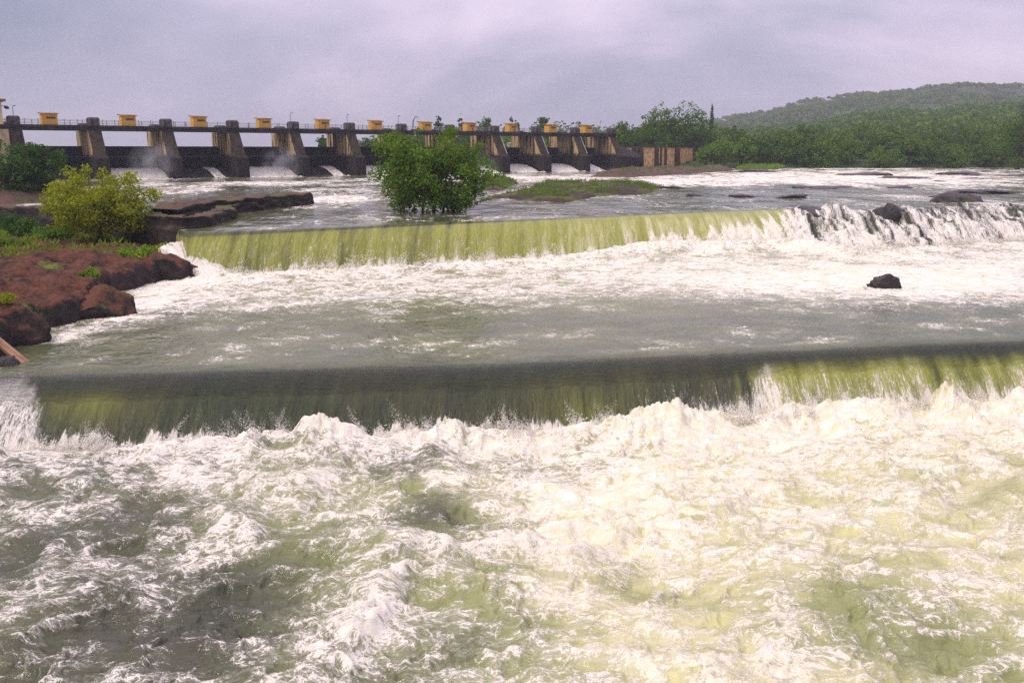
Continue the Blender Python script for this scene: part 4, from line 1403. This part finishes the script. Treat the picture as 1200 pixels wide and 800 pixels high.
far_tree(598, 175, 352, 12.8, 7, 'rounded tree top above the deck behind the ninth yellow cabin', 413)
far_tree(638, 175, 352, 12.0, 6, 'dark tree top just left of the tenth yellow cabin', 414, 'leaf_dark')

# front ranks of the wood on the right bank
WLAB = 'green broad-leaved tree in the front ranks of the wood on the right bank'
cnt = 0
for row, (dmin, dmax, n) in enumerate([(322, 335, 34), (345, 372, 40), (385, 430, 44), (440, 520, 48)]):
    for k in range(n):
        px = 715 + (k + wr.uniform(-.3, 1.3)) / n * 560
        if px < 880 and row == 0: continue
        d = wr.uniform(dmin, dmax)
        x = (px - 600) / F / CP * d
        z = float(ground_z(np.array([x]), np.array([d]))[0])
        sc = wr.uniform(.75, 1.35) * (.85 if row == 0 else 1.05)
        ms = FAR[wr.randint(6)]
        plant_tree('wood_tree', ms, (x, d, z - .8), WLAB, 'front ranks of the wood on the right bank', wr.rand() * 6.28, sc * wr.uniform(1, 1.25), ['leaf_far', 'leaf_far', 'leaf', 'leaf_dark'][wr.randint(4)] if row < 3 else 'leaf_far', sz=sc)
        cnt += 1
# the rest of the wood, up over the hills
VV, TT = [], []
nfar = 7000
u_ = wr.rand(nfar * 2)
d_ = 480 + (2000 - 480) * u_ ** 1.25
px_ = 560 + wr.rand(nfar * 2) * 800
x_ = (px_ - 600) / F / CP * d_
z_ = ground_z(x_, d_)
clear = fbm(x_ * .006 + 4, d_ * .004, 2) > .36
ok = ~(clear & (d_ > 900))
x_, d_, z_ = x_[ok][:nfar], d_[ok][:nfar], z_[ok][:nfar]
for x, d, z in zip(x_, d_, z_):
    h = wr.uniform(6, 12); w_ = h * wr.uniform(.45, .7)
    nl = 58 if d < 900 else 34
    dr = wr.normal(0, 1, (nl, 3)); dr /= np.linalg.norm(dr, axis=1)[:, None]
    dr[:, 2] = np.abs(dr[:, 2]) * 1.0 - .25
    c = np.array([x, d, z + h * .45]) + dr * np.array([w_, w_, h * .55]) * (wr.rand(nl, 1) ** .35)
    s = (1.25 if d < 900 else 1.75) * (.6 + .8 * wr.rand(nl, 1))
    nrm = dr + wr.normal(0, .6, (nl, 3)); nrm /= np.linalg.norm(nrm, axis=1)[:, None]
    a = np.cross(nrm, wr.normal(0, 1, (nl, 3))); a /= np.linalg.norm(a, axis=1)[:, None]
    b = np.cross(nrm, a)
    VV.append(np.stack([c - a * s, c - b * s * .7, c + a * s, c + b * s * .7], 1).reshape(-1, 3))
    TT.append(np.repeat(np.clip(wr.rand() * .85 + .15 * wr.rand(nl), 0, 1), 4))
o = link('hill_forest', leaf_mesh('hill_forest', np.concatenate(VV), np.concatenate(TT)), M['leaf_far'])
tag(o, 'green forest covering the hills on the right', 'forest', kind='stuff')

# ---------------------------------------------------------------- haze
USE_HAZE = True
if USE_HAZE:
    hz = MB().box(-6200, 6200, -40, 7700, -420, 190).build('haze', None)
    tag(hz, 'thin pale rain haze between the river and the hills', 'haze', kind='stuff')
    t = NT('haze_air')
    pv = t.node('ShaderNodeVolumePrincipled')
    pv.inputs['Color'].default_value = (0.86, 0.88, 0.95, 1)
    pv.inputs['Density'].default_value = 0.00023
    pv.inputs['Anisotropy'].default_value = 0.0
    t.l.new(pv.outputs[0], t.out.inputs['Volume'])
    hz.data.materials.append(t.m)

# ---------------------------------------------------------------- mist over the spilling bays
def mist(i, off, rx, ry, rz, dens, seed):
    import bmesh
    bm = bmesh.new(); bmesh.ops.create_icosphere(bm, subdivisions=3, radius=1)
    me = bpy.data.meshes.new('mist'); bm.to_mesh(me); bm.free()
    t = NT('mist_air')
    oc = t.objco()
    ln = t.node('ShaderNodeVectorMath', operation='LENGTH'); t.l.new(oc, ln.inputs[0])
    fall = t.smooth(t.math('SUBTRACT', 1.0, ln.outputs['Value']), 0.0, 0.8)
    n = t.noise(t.vmath('ADD', oc, (seed, seed * 2.0, 0)), 2.4, 3, 0.6)
    den = t.math('MULTIPLY', t.math('MULTIPLY', fall, t.smooth(n, 0.35, 0.7)), dens)
    pv = t.node('ShaderNodeVolumePrincipled')
    pv.inputs['Color'].default_value = (0.93, 0.93, 0.95, 1)
    t.l.new(den, pv.inputs['Density'])
    t.l.new(pv.outputs[0], t.out.inputs['Volume'])
    o = link('mist', me, t.m)
    u, v = (i + .5 + off) * BAY, -6.0
    o.location = (D0.x + ca * u - sa * v, D0.y + sa * u + ca * v, LD + rz * .45)
    o.rotation_euler = (0, 0, ALPHA)
    o.scale = (rx, ry, rz)
    tag(o, ('second', 'fourth', 'eighth')[(1, 3, 7).index(i)] + ' dam bay spray mist drifting up in front of the gate', 'mist', kind='stuff')


mist(1, .2, 6.5, 4.5, 6.5, .22, 1.0)
mist(3, .15, 6.5, 4.5, 5.5, .20, 5.0)
mist(7, .0, 7, 4.5, 4.5, .14, 9.0)
